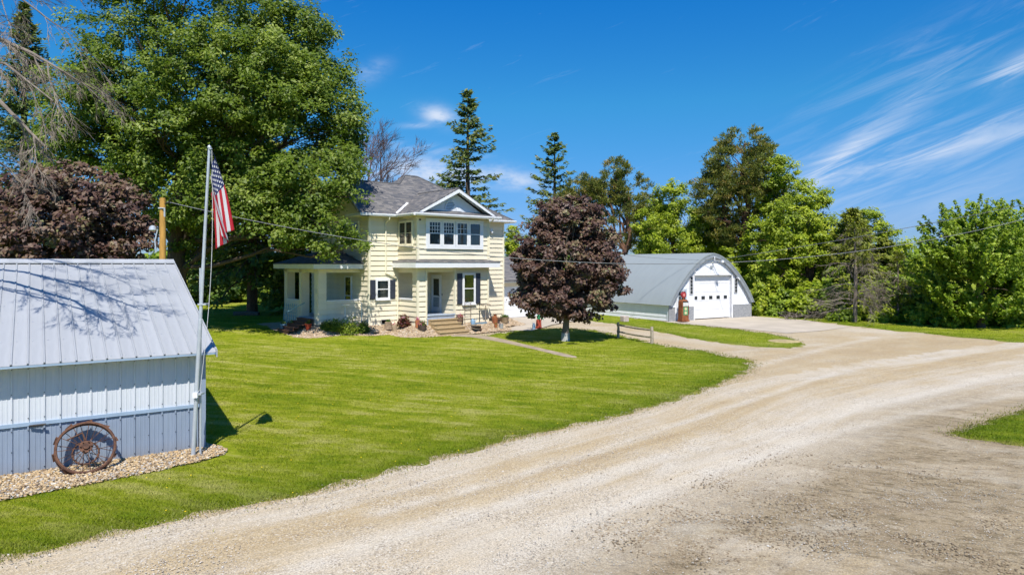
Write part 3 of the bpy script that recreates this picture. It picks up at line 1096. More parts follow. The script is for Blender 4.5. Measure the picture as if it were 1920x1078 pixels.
# ------------------------------------------------------------------ grass
def build_grass():
    main, island, right, patch, walk, gar, apron = LAWNS
    lots = []
    for (y0, y1, dens) in ((8.0, 12, 2200), (12, 16, 1400), (16, 22, 750), (22, 30, 330), (30, 44, 120), (44, 62, 30)):
        area = 0.5 * (y0 + y1) * 1.6 * (y1 - y0)
        n = int(area * dens)
        Y = rng.uniform(y0, y1, n)
        X = rng.uniform(-0.80, 0.80, n) * Y
        m = np.zeros(n, bool)
        for L in (main, island, right, patch):
            m |= in_poly(X, Y, L)
        for L in (walk, gar, apron):
            m &= ~in_poly(X, Y, L)
        a, b = w2loc(HO, HR, X, Y)
        ok = (a > -5) & (a < 12) & (b > -4.5) & (b < 8)
        d = np.full(n, 9.0)
        if ok.any():
            d[ok] = bed_z(a[ok], b[ok])[1]
        m &= d > 1.38
        a, b = w2loc(SO, SR, X, Y)
        m &= ~((a < 0.1) & (b > -0.9) & (b < 10))
        m &= ~((a < 0.6) & (a > -9) & (b > -1.0) & (b < 0.3))
        a, b = w2loc(BO, BR, X, Y)
        m &= ~((a > -0.1) & (a < 8.6) & (b > -0.1))
        lots.append(np.stack([X[m], Y[m]], 1))
    P = np.concatenate(lots)
    # ragged rim: thin the last hand's breadth, let tufts creep out over the stones
    de = np.full(len(P), 9.0)
    for e_ in EDGES:
        d_, _, _ = dist_polyline(P[:, 0], P[:, 1], e_)
        de = np.minimum(de, d_)
    P = P[(de > 0.22) | (rng.uniform(0, 1, len(P)) < 0.25 + de * 3.2)]
    ext = []
    for e_ in EDGES:
        ea = np.array(e_)
        nn = len(ea) * 26
        k = rng.integers(0, len(ea) - 1, nn)
        q = ea[k] + (ea[k + 1] - ea[k]) * rng.uniform(0, 1, (nn, 1))
        q = q + rng.normal(0, 0.12, (nn, 2)) * (1 + rng.uniform(0, 1, (nn, 1)) ** 6 * 2)
        ext.append(q[(q[:, 1] < 30)])
    P = np.concatenate([P] + ext)
    # the shoulder of the bed is thinner
    n = len(P)
    X, Y = P[:, 0], P[:, 1]
    Z = terrain(X, Y) + 0.022
    h = rng.uniform(0.022, 0.050, n)
    w = 0.0030 + 0.00040 * Y
    a = rng.uniform(0, 2 * math.pi, n)
    ca, sa = np.cos(a), np.sin(a)
    lean = rng.uniform(0.1, 1.0, n) * h
    la = rng.uniform(0, 2 * math.pi, n)
    B = np.stack([X, Y, Z], 1)
    side = np.stack([ca * w, sa * w, np.zeros(n)], 1)
    tip = B + np.stack([np.cos(la) * lean, np.sin(la) * lean, h], 1)
    V = np.stack([B - side, B + side, tip], 1).reshape(-1, 3)
    lush = np.zeros(n)
    for e_ in EDGES:
        d_, _, _ = dist_polyline(X, Y, e_)
        lush = np.maximum(lush, np.exp(-d_ / 1.1))
    me = fast_mesh('grass', V, 3, blade_m, {'tint': rng.uniform(0, 1, n), 'lush': lush})
    tag(link('grass', me), 'short mown grass blades all over the lawns', 'grass', kind='stuff')
    # dandelions
    n = 160
    Y = rng.uniform(9.5, 24, n)
    X = rng.uniform(-0.6, 0.45, n) * Y
    m = in_poly(X, Y, main)
    a, b = w2loc(SO, SR, X, Y)
    m &= ~((a < 0.7) & (b > -1.2))
    X, Y = X[m], Y[m]
    dm = mk('dandelion_yellow', (0.80, 0.55, 0.01), 0.7)
    at = pebble_cloud('dandelions', np.stack([X, Y, np.full(len(X), 0.085)], 1), np.full(len(X), 0.014), dm)
    tag(at, 'tiny yellow dandelion heads dotted in the lawn', 'flowers', kind='stuff')
    return n


build_grass()

# ------------------------------------------------------------------ building pieces
def siding(wall, fr, s0, s1, z0, z1, exp=0.272, mat=None, name='siding_board', lip=0.046):
    """lapped boards as children of a wall: one mesh, one object for each board"""
    mat = mat or cream
    me = None
    z = z0
    while z < z1 - 0.03:
        h = min(exp, z1 - z)
        if h < exp - 1e-6 or me is None:
            vs = []
            for s in (s0, s1):
                vs += [fr(s, 0.002, 0), fr(s, lip, 0), fr(s, lip, 0.014), fr(s, 0.006, h + 0.006), fr(s, 0.002, h + 0.006)]
            b = MB()
            b.add(vs, [(0, 1, 2, 3, 4), (5, 9, 8, 7, 6)] + [(i, 5 + i, 5 + (i + 1) % 5, (i + 1) % 5) for i in range(5)])
            cur = b.mesh(name, mat)
            if me is None:
                me = cur
        else:
            cur = me
        o = link(name, cur, wall)
        o.location = (0, 0, z)
        z += exp


def window(parent, fr, s0, s1, z0, z1, d=0.052, trim=0.09, sash=True, grid=(0, 0), blind=None, mat=None, drape=None, sill=True):
    """window part with trim, sash rail, muntins, pane and what hangs behind the pane"""
    mat = mat or white
    D = d + 0.05
    b = MB()
    b.box(s0 - trim, s0, d - 0.03, D, z0 - trim, z1 + trim, fr)
    b.box(s1, s1 + trim, d - 0.03, D, z0 - trim, z1 + trim, fr)
    b.box(s0, s1, d - 0.03, D, z1, z1 + trim, fr)
    b.box(s0, s1, d - 0.03, D, z0 - trim, z0, fr)
    w = b.build('window', mat, parent)
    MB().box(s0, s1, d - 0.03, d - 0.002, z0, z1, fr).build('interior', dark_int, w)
    if blind:
        lo, hi = blind
        MB().box(s0 + 0.02, s1 - 0.02, d, d + 0.006, z0 + (z1 - z0) * lo, z0 + (z1 - z0) * hi, fr).build('blind', drape or curtain_m, w)
    MB().box(s0, s1, d + 0.018, d + 0.022, z0, z1, fr).build('pane', glass, w)
    if sash:
        zm = (z0 + z1) / 2
        MB().box(s0, s1, d + 0.012, d + 0.042, zm - 0.025, zm + 0.025, fr).build('sash_rail', mat, w)
    nv, nh = grid
    for k in range(nv):
        s = s0 + (s1 - s0) * (k + 1) / (nv + 1)
        MB().box(s - 0.011, s + 0.011, d + 0.024, d + 0.036, (z0 + z1) / 2 if sash else z0, z1, fr).build('muntin', mat, w)
    for k in range(nh):
        zz = (z0 + z1) / 2 if sash else z0
        zz = zz + (z1 - zz) * (k + 1) / (nh + 1)
        MB().box(s0, s1, d + 0.024, d + 0.034, zz - 0.011, zz + 0.011, fr).build('muntin', mat, w)
    if sill:
        MB().box(s0 - trim - 0.03, s1 + trim + 0.03, d - 0.02, D + 0.05, z0 - trim - 0.045, z0 - trim - 0.001, fr).build('sill', mat, w)
    return w


def shutter(parent, fr, s0, s1, z0, z1):
    b = MB()
    b.box(s0, s1, 0.048, 0.075, z0, z1, fr)
    o = b.build('shutter', shutter_m, parent)
    n = int((z1 - z0) / 0.11)
    sl = MB()
    for k in range(n):
        z = z0 + 0.04 + k * 0.11
        sl.add([fr(s0 + 0.05, 0.076, z + 0.08), fr(s1 - 0.05, 0.076, z + 0.08), fr(s1 - 0.05, 0.093, z), fr(s0 + 0.05, 0.093, z)], [(0, 1, 2, 3)])
    tag(sl.build('louvers', shutter_m, o), kind='stuff')
    return o


def slope(name, pts, parent, mat, thick=0.10):
    pts = [Vector(p) for p in pts]
    nrm = Vector((0, 0, 0))
    for i in range(len(pts)):
        nrm += pts[i].cross(pts[(i + 1) % len(pts)])
    nrm.normalize()
    if nrm.z < 0:
        nrm = -nrm
        pts = pts[::-1]
    u = Vector((0, 0, 1)).cross(nrm)
    u = u.normalized() if u.length > 1e-4 else Vector((1, 0, 0))
    v = nrm.cross(u)
    n = len(pts)
    low = [p - Vector((0, 0, thick)) for p in pts]
    me = bpy.data.meshes.new(name)
    fs = [tuple(range(n)), tuple(range(2 * n - 1, n - 1, -1))] + [(i, n + i, n + (i + 1) % n, (i + 1) % n) for i in range(n)]
    me.from_pydata([tuple(p) for p in pts + low], [], fs)
    uv = me.uv_layers.new(name='UVMap')
    for lp in me.loops:
        co = me.vertices[lp.vertex_index].co
        uv.data[lp.index].uv = (co.dot(u), co.dot(v))
    me.materials.append(mat)
    me.update()
    return link(name, me, parent)


def prism3(name, pts, ext, mat, parent):
    """polygon of 3D points extruded by a vector"""
    e = Vector(ext)
    n = len(pts)
    b = MB()
    b.add(list(pts) + [tuple(Vector(p) + e) for p in pts], [tuple(range(n)), tuple(range(2 * n - 1, n - 1, -1))] + [(i, (i + 1) % n, n + (i + 1) % n, n + i) for i in range(n)])
    return b.build(name, mat, parent)


# ------------------------------------------------------------------ farmhouse
def build_house():
    H = empty('farmhouse', (HO[0], HO[1], 0), HR)
    tag(H, 'two-storey cream farmhouse with grey shingle roof and white windows', 'house')
    zb, ze = 0.45, 6.42
    EV = 6.50                                   # roof edge
    fm = Frame(0, 0, 0)
    fp = Frame(1.81, -1.96, 0)
    fpl = Frame(1.81, 0, -90)
    fl = Frame(0, 7.2, -90)
    fs = Frame(4.24, 0.35, -90)
    fback = Frame(1.81, 0.35, 0)
    fpr = Frame(6.58, -1.96, 90)
    frt = Frame(9.34, 0, 90)
    fq = Frame(-2.45, 0.95, 0)
    fql = Frame(-2.45, 5.5, -90)
    T = 0.12

    def wall(fr, s0, s1, z0, z1, boards=True, mat=cream, t=T):
        w = MB().box(s0, s1, -t, 0, z0, z1, fr).build('wall', mat, H)
        if boards:
            siding(w, fr, s0, s1, z0, z1)
        return w

    # foundation
    b = MB()
    b.box(0.02, 9.32, 0.02, 7.18, -0.1, 0.449)
    b.build('foundation', foundation_m, H)
    MB().box(1.83, 6.56, -1.94, 0.0, -0.1, 0.447).build('foundation', foundation_m, H)
    MB().box(-2.43, -0.0, 0.97, 5.48, -0.1, 0.80).build('foundation', foundation_m, H)
    # walls
    wall(fm, 0, 1.81, zb, ze)
    wall(fm, 6.58, 9.34, zb, ze)
    wall(fm, 1.81, 6.58, 3.7, ze, False)
    wall(fback, 0, 2.43, 0.5, 3.6)
    wall(fs, 0, 2.31 - T - 0.002, 1.0, 3.6)
    wall(fp, 2.43, 4.77, zb, 3.6)
    wall(fp, 0, 0.57, zb, 3.6)
    wall(fp, 0, 4.77, 3.78, ze)
    wall(fpl, 0, 1.96, 3.78, ze)
    wall(fpl, 0, 1.50, zb, 1.86)
    wall(fpl, 1.50, 1.96, zb, 3.6)
    wall(fpl, 0, 1.5, 3.32, 3.6, False)
    MB().box(0.57, 2.43, -0.25, 0, 3.36, 3.6, fp).build('header', cream, H)
    wall(fpr, 0, 1.96, zb, ze, False)
    wall(frt, 0, 7.2, zb, ze, False)
    wall(fl, 0, 7.2, zb, ze)
    MB().box(0, 9.34, 7.08, 7.2, zb, ze).build('wall', cream, H)
    # bare wall ends of the clad post and half wall
    MB().box(1.9, 2.38, -1.56, -1.5, zb, 3.6).build('post_back', cream, H)
    MB().box(2.32, 2.38, -1.84, -1.57, zb, 3.6).build('post_side', cream, H)
    # corner boards
    for (x, y) in ((-0.055, -0.055), (1.755, -2.015), (6.50, -2.015), (9.27, -0.055)):
        MB().box(x, x + 0.12, y, y + 0.12, zb, ze - 0.002).build('corner_board', mk('corner_cream', (0.82, 0.76, 0.58), 0.5, 0.04) if 'corner_cream' not in MATS else MATS['corner_cream'], H)
    for (x, y) in ((2.30, -2.015), (4.19, -2.015)):
        MB().box(x, x + 0.09, y, y + 0.10, zb + 0.4, 3.598).build('corner_board', MATS['corner_cream'], H)

    # front porch in the corner
    MB().box(1.93, 4.12, -1.93, 0.23, 0.90, 1.02).build('porch_floor', porch_paint, H)
    MB().box(2.39, 4.235, -2.03, -1.931, 0.99, 1.06).build('porch_nosing', porch_paint, H)
    MB().box(2.40, 4.225, -1.99, -1.935, 0.5, 0.988).build('porch_skirt', porch_paint, H)
    MB().box(1.93, 6.5, -1.84, 0.23, 3.60, 3.66).build('porch_ceiling', cream, H)
    MB().box(1.76, 1.99, -1.50, -0.0, 1.861, 1.93).build('half_wall_cap', white, H)
    # door in the side wall of the porch
    dj = MB()
    dj.box(0.10, 0.18, 0.03, 0.09, 1.02, 3.18, fs).box(0.97, 1.05, 0.03, 0.09, 1.02, 3.18, fs).box(0.18, 0.97, 0.03, 0.09, 3.10, 3.18, fs)
    dj.build('door_frame', white, H)
    door = MB().box(0.18, 0.97, 0.03, 0.065, 1.03, 3.10, fs).build('door', white, H)
    MB().box(0.30, 0.85, 0.066, 0.07, 2.0, 2.95, fs).build('pane', dark_int, door)
    MB().box(0.30, 0.85, 0.072, 0.075, 2.0, 2.95, fs).build('glazing', glass, door)
    MB().box(0.30, 0.85, 0.066, 0.07, 1.35, 1.90, fs).build('lower_panel', mk('door_panel', (0.30, 0.36, 0.40), 0.4), door)
    MB().tube([fs(0.90, 0.07, 2.0), fs(0.90, 0.13, 2.0), fs(0.86, 0.13, 2.0)], 0.018).build('handle', black, door)
    MB().box(1.12, 1.16, 0.04, 0.06, 2.02, 2.12, fs).build('doorbell', black, H)

    # steps
    st = empty('front_steps', (0, 0, 0))
    st.parent = H
    bottoms = [0.82, 0.62, 0.42, 0.22]
    for i, zt in enumerate(bottoms):
        x0, x1 = 2.42 - 0.02 * i, 4.18 + 0.03 * i
        y1 = -2.035 - 0.31 * i
        y0 = y1 - 0.33
        MB().box(x0, x1, y0, y1 - 0.003, zt - 0.05, zt).build('tread', step_wood, st, bevel=0.006)
        MB().box(x0 + 0.03, x1 - 0.03, y0 + 0.035, y0 + 0.07, max(zt - 0.22, -0.05), zt - 0.052).build('riser', step_wood, st)
        for x in (x0 + 0.01, x1 - 0.05):
            MB().box(x, x + 0.04, y0 + 0.072, y1 - 0.003, -0.05, zt - 0.052).build('stringer', step_wood, st)

    # windows
    for i, (p0, p1) in enumerate(((2.52, 3.20), (3.44, 4.10), (4.36, 5.02), (5.26, 5.94))):
        window(H, fp, p0 - 1.81, p1 - 1.81, 4.87, 6.05, trim=0.11, grid=((3, 2) if i < 2 else ((2, 1) if i == 2 else (0, 0))), blind=(0.02, 0.46), sill=False)
    MB().box(2.30 - 1.81, 6.16 - 1.81, 0.036, 0.11, 4.62, 4.755, fp).build('window_apron', white, H)
    MB().box(2.27 - 1.81, 6.19 - 1.81, 0.036, 0.12, 6.165, 6.26, fp).build('window_head', white, H)
    for x in (2.29, 6.06):
        MB().box(x - 1.81, x + 0.11 - 1.81, 0.036, 0.10, 4.757, 6.163, fp).build('window_casing', white, H)
    window(H, fpl, 0.27, 0.83, 4.90, 6.04, trim=0.10, sash=False, grid=(0, 1), drape=red_curtain, blind=(0, 0.5), mat=MATS['corner_cream'])
    window(H, fpl, 0.94, 1.50, 4.90, 6.04, trim=0.10, sash=False, grid=(0, 1), drape=red_curtain, blind=(0, 0.55), mat=MATS['corner_cream'])
    window(H, fm, 0.47, 1.12, 1.98, 2.88, trim=0.11, blind=(0.05, 0.95), grid=(0, 0))
    shutter(H, fm, 0.03, 0.35, 1.90, 2.94)
    shutter(H, fm, 1.25, 1.58, 1.90, 2.94)
    window(H, fp, 4.84 - 1.81, 5.50 - 1.81, 1.66, 3.18, trim=0.12, blind=(0.0, 0.42))
    shutter(H, fp, 4.36 - 1.81, 4.70 - 1.81, 1.56, 3.28)
    shutter(H, fp, 5.64 - 1.81, 5.98 - 1.81, 1.56, 3.28)
    for b0 in (1.1, 2.2):
        window(H, fl, 7.2 - b0 - 0.75, 7.2 - b0, 4.9, 6.05, trim=0.1, blind=(0, 0.4))
    window(H, fl, 7.2 - 2.6, 7.2 - 1.95, 1.0, 3.05, trim=0.09)
    window(H, fm, 0.72, 1.22, 0.55, 0.76, trim=0.03, sash=False, sill=False, mat=foundation_m)
    # small grey plank like downpipe shadow board on the right part
    MB().box(6.62, 6.70, 0.036, 0.10, 4.55, 6.25, fm).build('corner_pipe', black, H)
    MB().tube([fm(8.05, 0.06, 6.3), fm(8.05, 0.06, 1.0)], 0.022).build('service_conduit', white, H)
    ml = MB().box(8.25, 8.42, 0.03, 0.12, 5.80, 5.98, fm).build('flood_light', white, H)
    MB().lathe([(0.03, 0), (0.075, 0.03), (0.08, 0.12)], 10, fm(8.33, 0.16, 5.68)).build('lamp_head', white, ml, True)
    MB().box(1.88 - 1.81, 1.97 - 1.81, 0.036, 0.09, 6.12, 6.20, fp).build('vent_hood', black, H)

    # ---- roofs
    zr, br_ = 8.58, 2.6
    zt, bt = 9.27, 3.59
    AL, AR = -0.70, 9.86
    gx0, gx1, gxr = 1.41, 6.97, 4.19
    slope('roof_slope', [(AL, -0.44, EV), (gx0, -0.44, EV), (gxr, 1.70, 7.97), (gx1, -0.44, EV), (AR, -0.44, EV), (5.3, bt, zt), (4.4, bt, zt), (3.41, br_, zr), (AL, br_, zr)], H, shingle)
    slope('roof_slope', [(AR, -0.44, EV), (AR, 7.62, EV), (5.3, bt, zt)], H, shingle)
    slope('roof_slope', [(AR, 7.62, EV), (AL + 2.0, 7.62, EV), (4.4, bt, zt), (5.3, bt, zt)], H, shingle)
    slope('roof_slope', [(AL, br_, zr), (3.41, br_, zr), (4.4, bt, zt), (1.3, 7.62, EV), (AL, 5.64, EV)], H, shingle)
    slope('roof_slope', [(gx0, -2.40, EV), (gxr, -2.40, 7.97), (gxr, 1.70, 7.97), (gx0, -0.44, EV)], H, shingle)
    slope('roof_slope', [(gx1, -2.40, EV), (gx1, -0.44, EV), (gxr, 1.70, 7.97), (gxr, -2.40, 7.97)], H, shingle)
    # valley flashing, the lower run of the left valley
    b = MB()
    e0, e1 = Vector((gx0, -0.44, EV + 0.02)), Vector((gxr, 1.70, 7.99))
    p0, p1 = e0.lerp(e1, 0.04), e0.lerp(e1, 0.52)
    sx = Vector((-0.055, 0.06, 0.03))
    b.add([p0 - sx, p0 + sx, p1 + sx, p1 - sx, p0 - sx - Vector((0, 0, .03)), p0 + sx - Vector((0, 0, .03)), p1 + sx - Vector((0, 0, .03)), p1 - sx - Vector((0, 0, .03))], [(0, 1, 2, 3), (4, 7, 6, 5), (0, 4, 5, 1), (1, 5, 6, 2), (2, 6, 7, 3), (3, 7, 4, 0)])
    b.build('valley_flashing', white, H)
    # ridge caps
    for q0, q1, up in (((gxr, -2.40, 7.97), (gxr, 1.70, 7.97), 0.02), ((AL, br_, zr), (3.41, br_, zr), 0.02), ((4.4, bt, zt), (5.3, bt, zt), 0.02), ((5.3, bt, zt), (AR, -0.44, EV), 0.02), ((3.41, br_, zr), (4.4, bt, zt), 0.02)):
        MB().tube([Vector(q0) + Vector((0, 0, -0.03)), Vector(q1) + Vector((0, 0, -0.03))], 0.075, 6).build('ridge_cap', mk('ridge_shingle', (0.10, 0.10, 0.105), 0.9, 0.3, 5) if 'ridge_shingle' not in MATS else MATS['ridge_shingle'], H)
    # front gable: wall, pent roof, rakes, vent
    MB().prism([(0.1, 6.44), (4.67, 6.44), (2.38, 7.72)], 0.0, 0.05, fp).build('gable_wall', gable_white, H)
    slope('pent_roof', [(gx0 + 0.12, -2.46, EV + 0.03), (gx1 - 0.12, -2.46, EV + 0.03), (gx1 - 0.42, -2.01, EV + 0.20), (gx0 + 0.42, -2.01, EV + 0.20)], H, shingle, 0.05)
    for sgn in (-1, 1):
        x0 = gx0 if sgn < 0 else gx1
        A_, B_ = Vector((x0, -2.41, EV - 0.10)), Vector((gxr, -2.41, 7.87))
        dn = Vector((0, 0, -0.15))
        prism3('rake_board', [tuple(A_ + dn * 0.6), tuple(B_ + dn), tuple(B_ + Vector((0, 0, 0.03))), tuple(A_ + Vector((0, 0, 0.03)))], (0, -0.04, 0), white, H)
        prism3('rake_soffit', [tuple(A_ + Vector((0, 0.005, -0.045))), tuple(B_ + Vector((0, 0.005, -0.045))), tuple(B_ + Vector((0, 0.005, -0.005))), tuple(A_ + Vector((0, 0.005, -0.005)))], (0, 0.42, 0), gable_white, H)
    vent = MB()
    fv = lambda s, d, z: fp(s + 2.10, d + 0.05, z + 6.80)
    arc = [(0.40 * math.cos(R(t_)), 0.52 * math.sin(R(t_))) for t_ in range(0, 181, 15)]
    arci = [(0.33 * math.cos(R(t_)), 0.45 * math.sin(R(t_))) for t_ in range(180, -1, -15)]
    vent.prism(arc + arci, 0.0, 0.05, fv)
    vo = vent.build('gable_vent', gable_white, H)
    MB().prism(arci, 0.0, 0.012, fv).build('vent_back', mk('vent_grey', (0.22, 0.26, 0.30), 0.6), vo)
    for k in range(5):
        z = 0.03 + k * 0.085
        w = 0.33 * math.sqrt(max(0, 1 - (z / 0.45) ** 2)) - 0.01
        MB().add([fv(-w, 0.014, z + 0.06), fv(w, 0.014, z + 0.06), fv(w, 0.05, z), fv(-w, 0.05, z)], [(0, 1, 2, 3)]).build('louver', gable_white, vo)
    MB().prism([(1.98, 6.72), (2.82, 6.72), (2.62, 6.84), (2.52, 6.98), (2.40, 7.03), (2.28, 6.98), (2.18, 6.84)], 0.055, 0.09, fp).build('gable_ornament', white, H)
    # soffits
    for nm, bx in (('soffit', (AL, gx0 + 0.4, -0.44, -0.001, 6.36, 6.40)), ('soffit', (gx0, gx1, -2.40, -1.961, 6.36, 6.40)), ('soffit', (gx1 - 0.4, AR, -0.44, -0.001, 6.36, 6.40)), ('soffit', (gx0, 1.809, -1.96, -0.441, 6.362, 6.402)), ('soffit', (9.341, AR, -0.0, 7.6, 6.36, 6.40))):
        MB().box(*bx).build(nm, cream, H)

    # gutters with rounded front
    def gutter(p, q, out):
        p, q, out = Vector(p), Vector(q), Vector(out)
        prof = [(0.0, 0.0), (0.10, -0.01), (0.135, 0.07), (0.13, 0.13), (0.11, 0.13), (0.10, 0.06), (0.02, 0.04), (0.0, 0.14)]
        vs = [p + out * d + Vector((0, 0, z)) for d, z in prof] + [q + out * d + Vector((0, 0, z)) for d, z in prof]
        n = len(prof)
        MB().add(vs, [tuple(range(n)), tuple(range(2 * n - 1, n - 1, -1))] + [(i, (i + 1) % n, n + (i + 1) % n, n + i) for i in range(n)]).build('gutter', white, H)

    gutter((AL, -0.442, 6.36), (gx0 - 0.01, -0.442, 6.36), (0, -1, 0))
    gutter((gx0 - 0.0, -2.40, 6.36), (gx0 - 0.0, -0.58, 6.36), (-1, 0, 0))
    gutter((gx0 - 0.12, -2.48, 6.36), (gx1 + 0.10, -2.48, 6.36), (0, -1, 0))
    gutter((gx1 + 0.02, -0.442, 6.36), (AR + 0.1, -0.442, 6.36), (0, -1, 0))
    gutter((AR + 0.002, -0.44, 6.36), (AR + 0.002, 7.6, 6.36), (1, 0, 0))
    # left gable
    MB().prism([(7.2 - 5.2, 6.42), (7.2 - 0.0, 6.42), (7.2 - 2.6, 8.30)], -0.1, 0.0, fl).build('gable_wall', cream, H)
    prism3('rake_board', [(AL, -0.44, EV - 0.16), (AL, br_, zr - 0.16), (AL, br_, zr + 0.02), (AL, -0.44, EV + 0.02)], (-0.04, 0, 0), foundation_m, H)
    prism3('rake_board', [(AL, 5.64, EV - 0.16), (AL, br_, zr - 0.16), (AL, br_, zr + 0.02), (AL, 5.64, EV + 0.02)], (-0.04, 0, 0), white, H)
    prism3('eave_return', [(AL - 0.1, -0.56, 6.36), (AL - 0.1, 1.2, 6.36), (0.0, 1.2, 6.36), (0.0, -0.56, 6.36)], (0, 0, 0.13), white, H)

    # downpipes
    MB().tube([(0.98, -0.50, 6.36), (0.98, -0.46, 6.22), (0.98, -0.08, 6.0), (0.98, -0.08, 3.6), (0.98, -0.08, 3.3), (1.70, -0.10, 3.0), (1.72, -0.09, 0.6)], 0.045, 8).build('downpipe', MATS['corner_cream'], H)
    MB().tube([(gx1 - 0.30, -2.40, 6.36), (6.62, -2.03, 6.1), (6.62, -2.03, 4.1)], 0.035, 8).build('downpipe', MATS['corner_cream'], H)

    # front porch roof
    pz = 3.60
    x0, x1, yf = 1.45, 7.10, -2.36
    MB().box(x0, x1, yf - 0.04, yf, pz, pz + 0.29).build('fascia', white, H)
    MB().box(x0 - 0.04, x0 - 0.001, yf - 0.04, -0.04, pz, pz + 0.29).build('fascia', white, H)
    MB().box(x1 + 0.001, x1 + 0.04, yf - 0.04, -0.04, pz, pz + 0.29).build('fascia', white, H)
    MB().box(x0, x1, yf, -1.961, pz + 0.01, pz + 0.04).build('soffit', cream, H)
    MB().box(x0, 1.80, -1.96, -0.04, pz + 0.01, pz + 0.04).build('soffit', cream, H)
    slope('porch_roof', [(x0 - 0.05, yf - 0.06, pz + 0.31), (x1 + 0.05, yf - 0.06, pz + 0.31), (x1 - 0.4, -1.94, pz + 0.43), (x0 + 0.4, -1.94, pz + 0.43)], H, shingle, 0.03)
    slope('porch_roof', [(x0 - 0.05, yf - 0.06, pz + 0.31), (x0 + 0.4, -1.94, pz + 0.43), (x0 + 0.4, -0.04, pz + 0.43), (x0 - 0.05, -0.04, pz + 0.31)], H, shingle, 0.03)

    # ---- side porch on the left
    wall(fq, 0.45, 2.45, 0.60, 1.82, True)
    wall(fq, 0, 0.45, 0.60, 3.52, True)
    MB().box(0.45, 2.45, -0.13, 0.0, 3.34, 3.52, fq).build('header', cream, H)
    MB().box(0.46, 2.44, -0.16, 0.05, 1.822, 1.88, fq).build('half_wall_cap', white, H)
    wall(fql, 5.5 - 1.38, 5.5 - 0.955, 0.60, 3.52, True)
    MB().box(-2.32, -2.03, 1.075, 1.38, 0.62, 3.518).build('post_core', cream, H)
    for b0, b1 in ((3.06, 3.38), (5.02, 5.45)):
        MB().box(-2.45, -2.0, b0, b1, 0.62, 3.518).build('post', cream, H)
    wall(fql, 5.5 - 5.02, 5.5 - 3.38, 0.60, 1.80, True)
    MB().box(5.5 - 5.01, 5.5 - 3.39, -0.15, 0.05, 1.802, 1.85, fql).build('half_wall_cap', white, H)
    MB().box(0.0, 4.55, -0.12, 0.0, 3.34, 3.519, fql).build('header', cream, H)
    MB().box(-2.46, -0.02, 1.07, 5.4, 0.82, 0.94).build('porch_floor', porch_paint, H)
    MB().box(-2.40, -0.02, 1.07, 5.4, 3.53, 3.56).build('porch_ceiling', porch_paint, H)
    MB().box(-2.86, -0.04, 0.53, 0.57, 3.54, 3.79).build('fascia', white, H)
    MB().box(-2.90, -2.861, 0.53, 5.92, 3.54, 3.79).build('fascia', white, H)
    MB().box(-2.86, -0.04, 0.571, 0.95, 3.545, 3.575).build('soffit', cream, H)
    MB().box(-2.86, -2.41, 0.951, 5.9, 3.545, 3.575).build('soffit', cream, H)
    slope('porch_roof', [(-2.92, 0.50, 3.82), (0, 0.50, 3.82), (0, 3.42, 4.62)], H, shingle, 0.03)
    slope('porch_roof', [(-2.92, 0.50, 3.82), (0, 3.42, 4.62), (0, 5.92, 4.62), (-2.92, 5.92, 3.82)], H, shingle, 0.03)
    # porch steps on the left
    sp = empty('porch_steps', (0, 0, 0))
    sp.parent = H
    for i in range(5):
        x1_ = -2.5 - 0.27 * i
        zt_ = 0.90 - 0.135 * i
        MB().box(x1_ - 0.30, x1_ - 0.003, 1.42, 2.95, zt_ - 0.04, zt_).build('tread', dark_wood, sp)
        MB().box(x1_ - 0.27, x1_ - 0.24, 1.45, 2.92, zt_ - 0.20, zt_ - 0.042).build('riser', dark_wood, sp)
        MB().tube([(-3.5, 2.55, 0.35), (-3.5, 2.55, 1.25)], 0.03).build('handrail_post', teal_paint, sp)
    MB().tube([(-2.5, 2.55, 1.70), (-3.5, 2.55, 1.25)], 0.028).build('handrail', teal_paint, sp)
    # lattice rail leaning at the end of the porch
    lt = MB()
    for k in range(7):
        lt.tube([(-2.72, 3.3 + 0.28 * k, 0.35), (-2.62, 3.3 + 0.28 * k, 1.6)], 0.016, 4)
        lt.tube([(-2.70 + 0.012 * k, 3.3, 0.4 + 0.18 * k), (-2.70 + 0.012 * k, 5.0, 0.4 + 0.18 * k)], 0.016, 4)
    tag(lt.build('lattice', teal_paint, H), kind='stuff')
    return H


HOUSE = build_house()


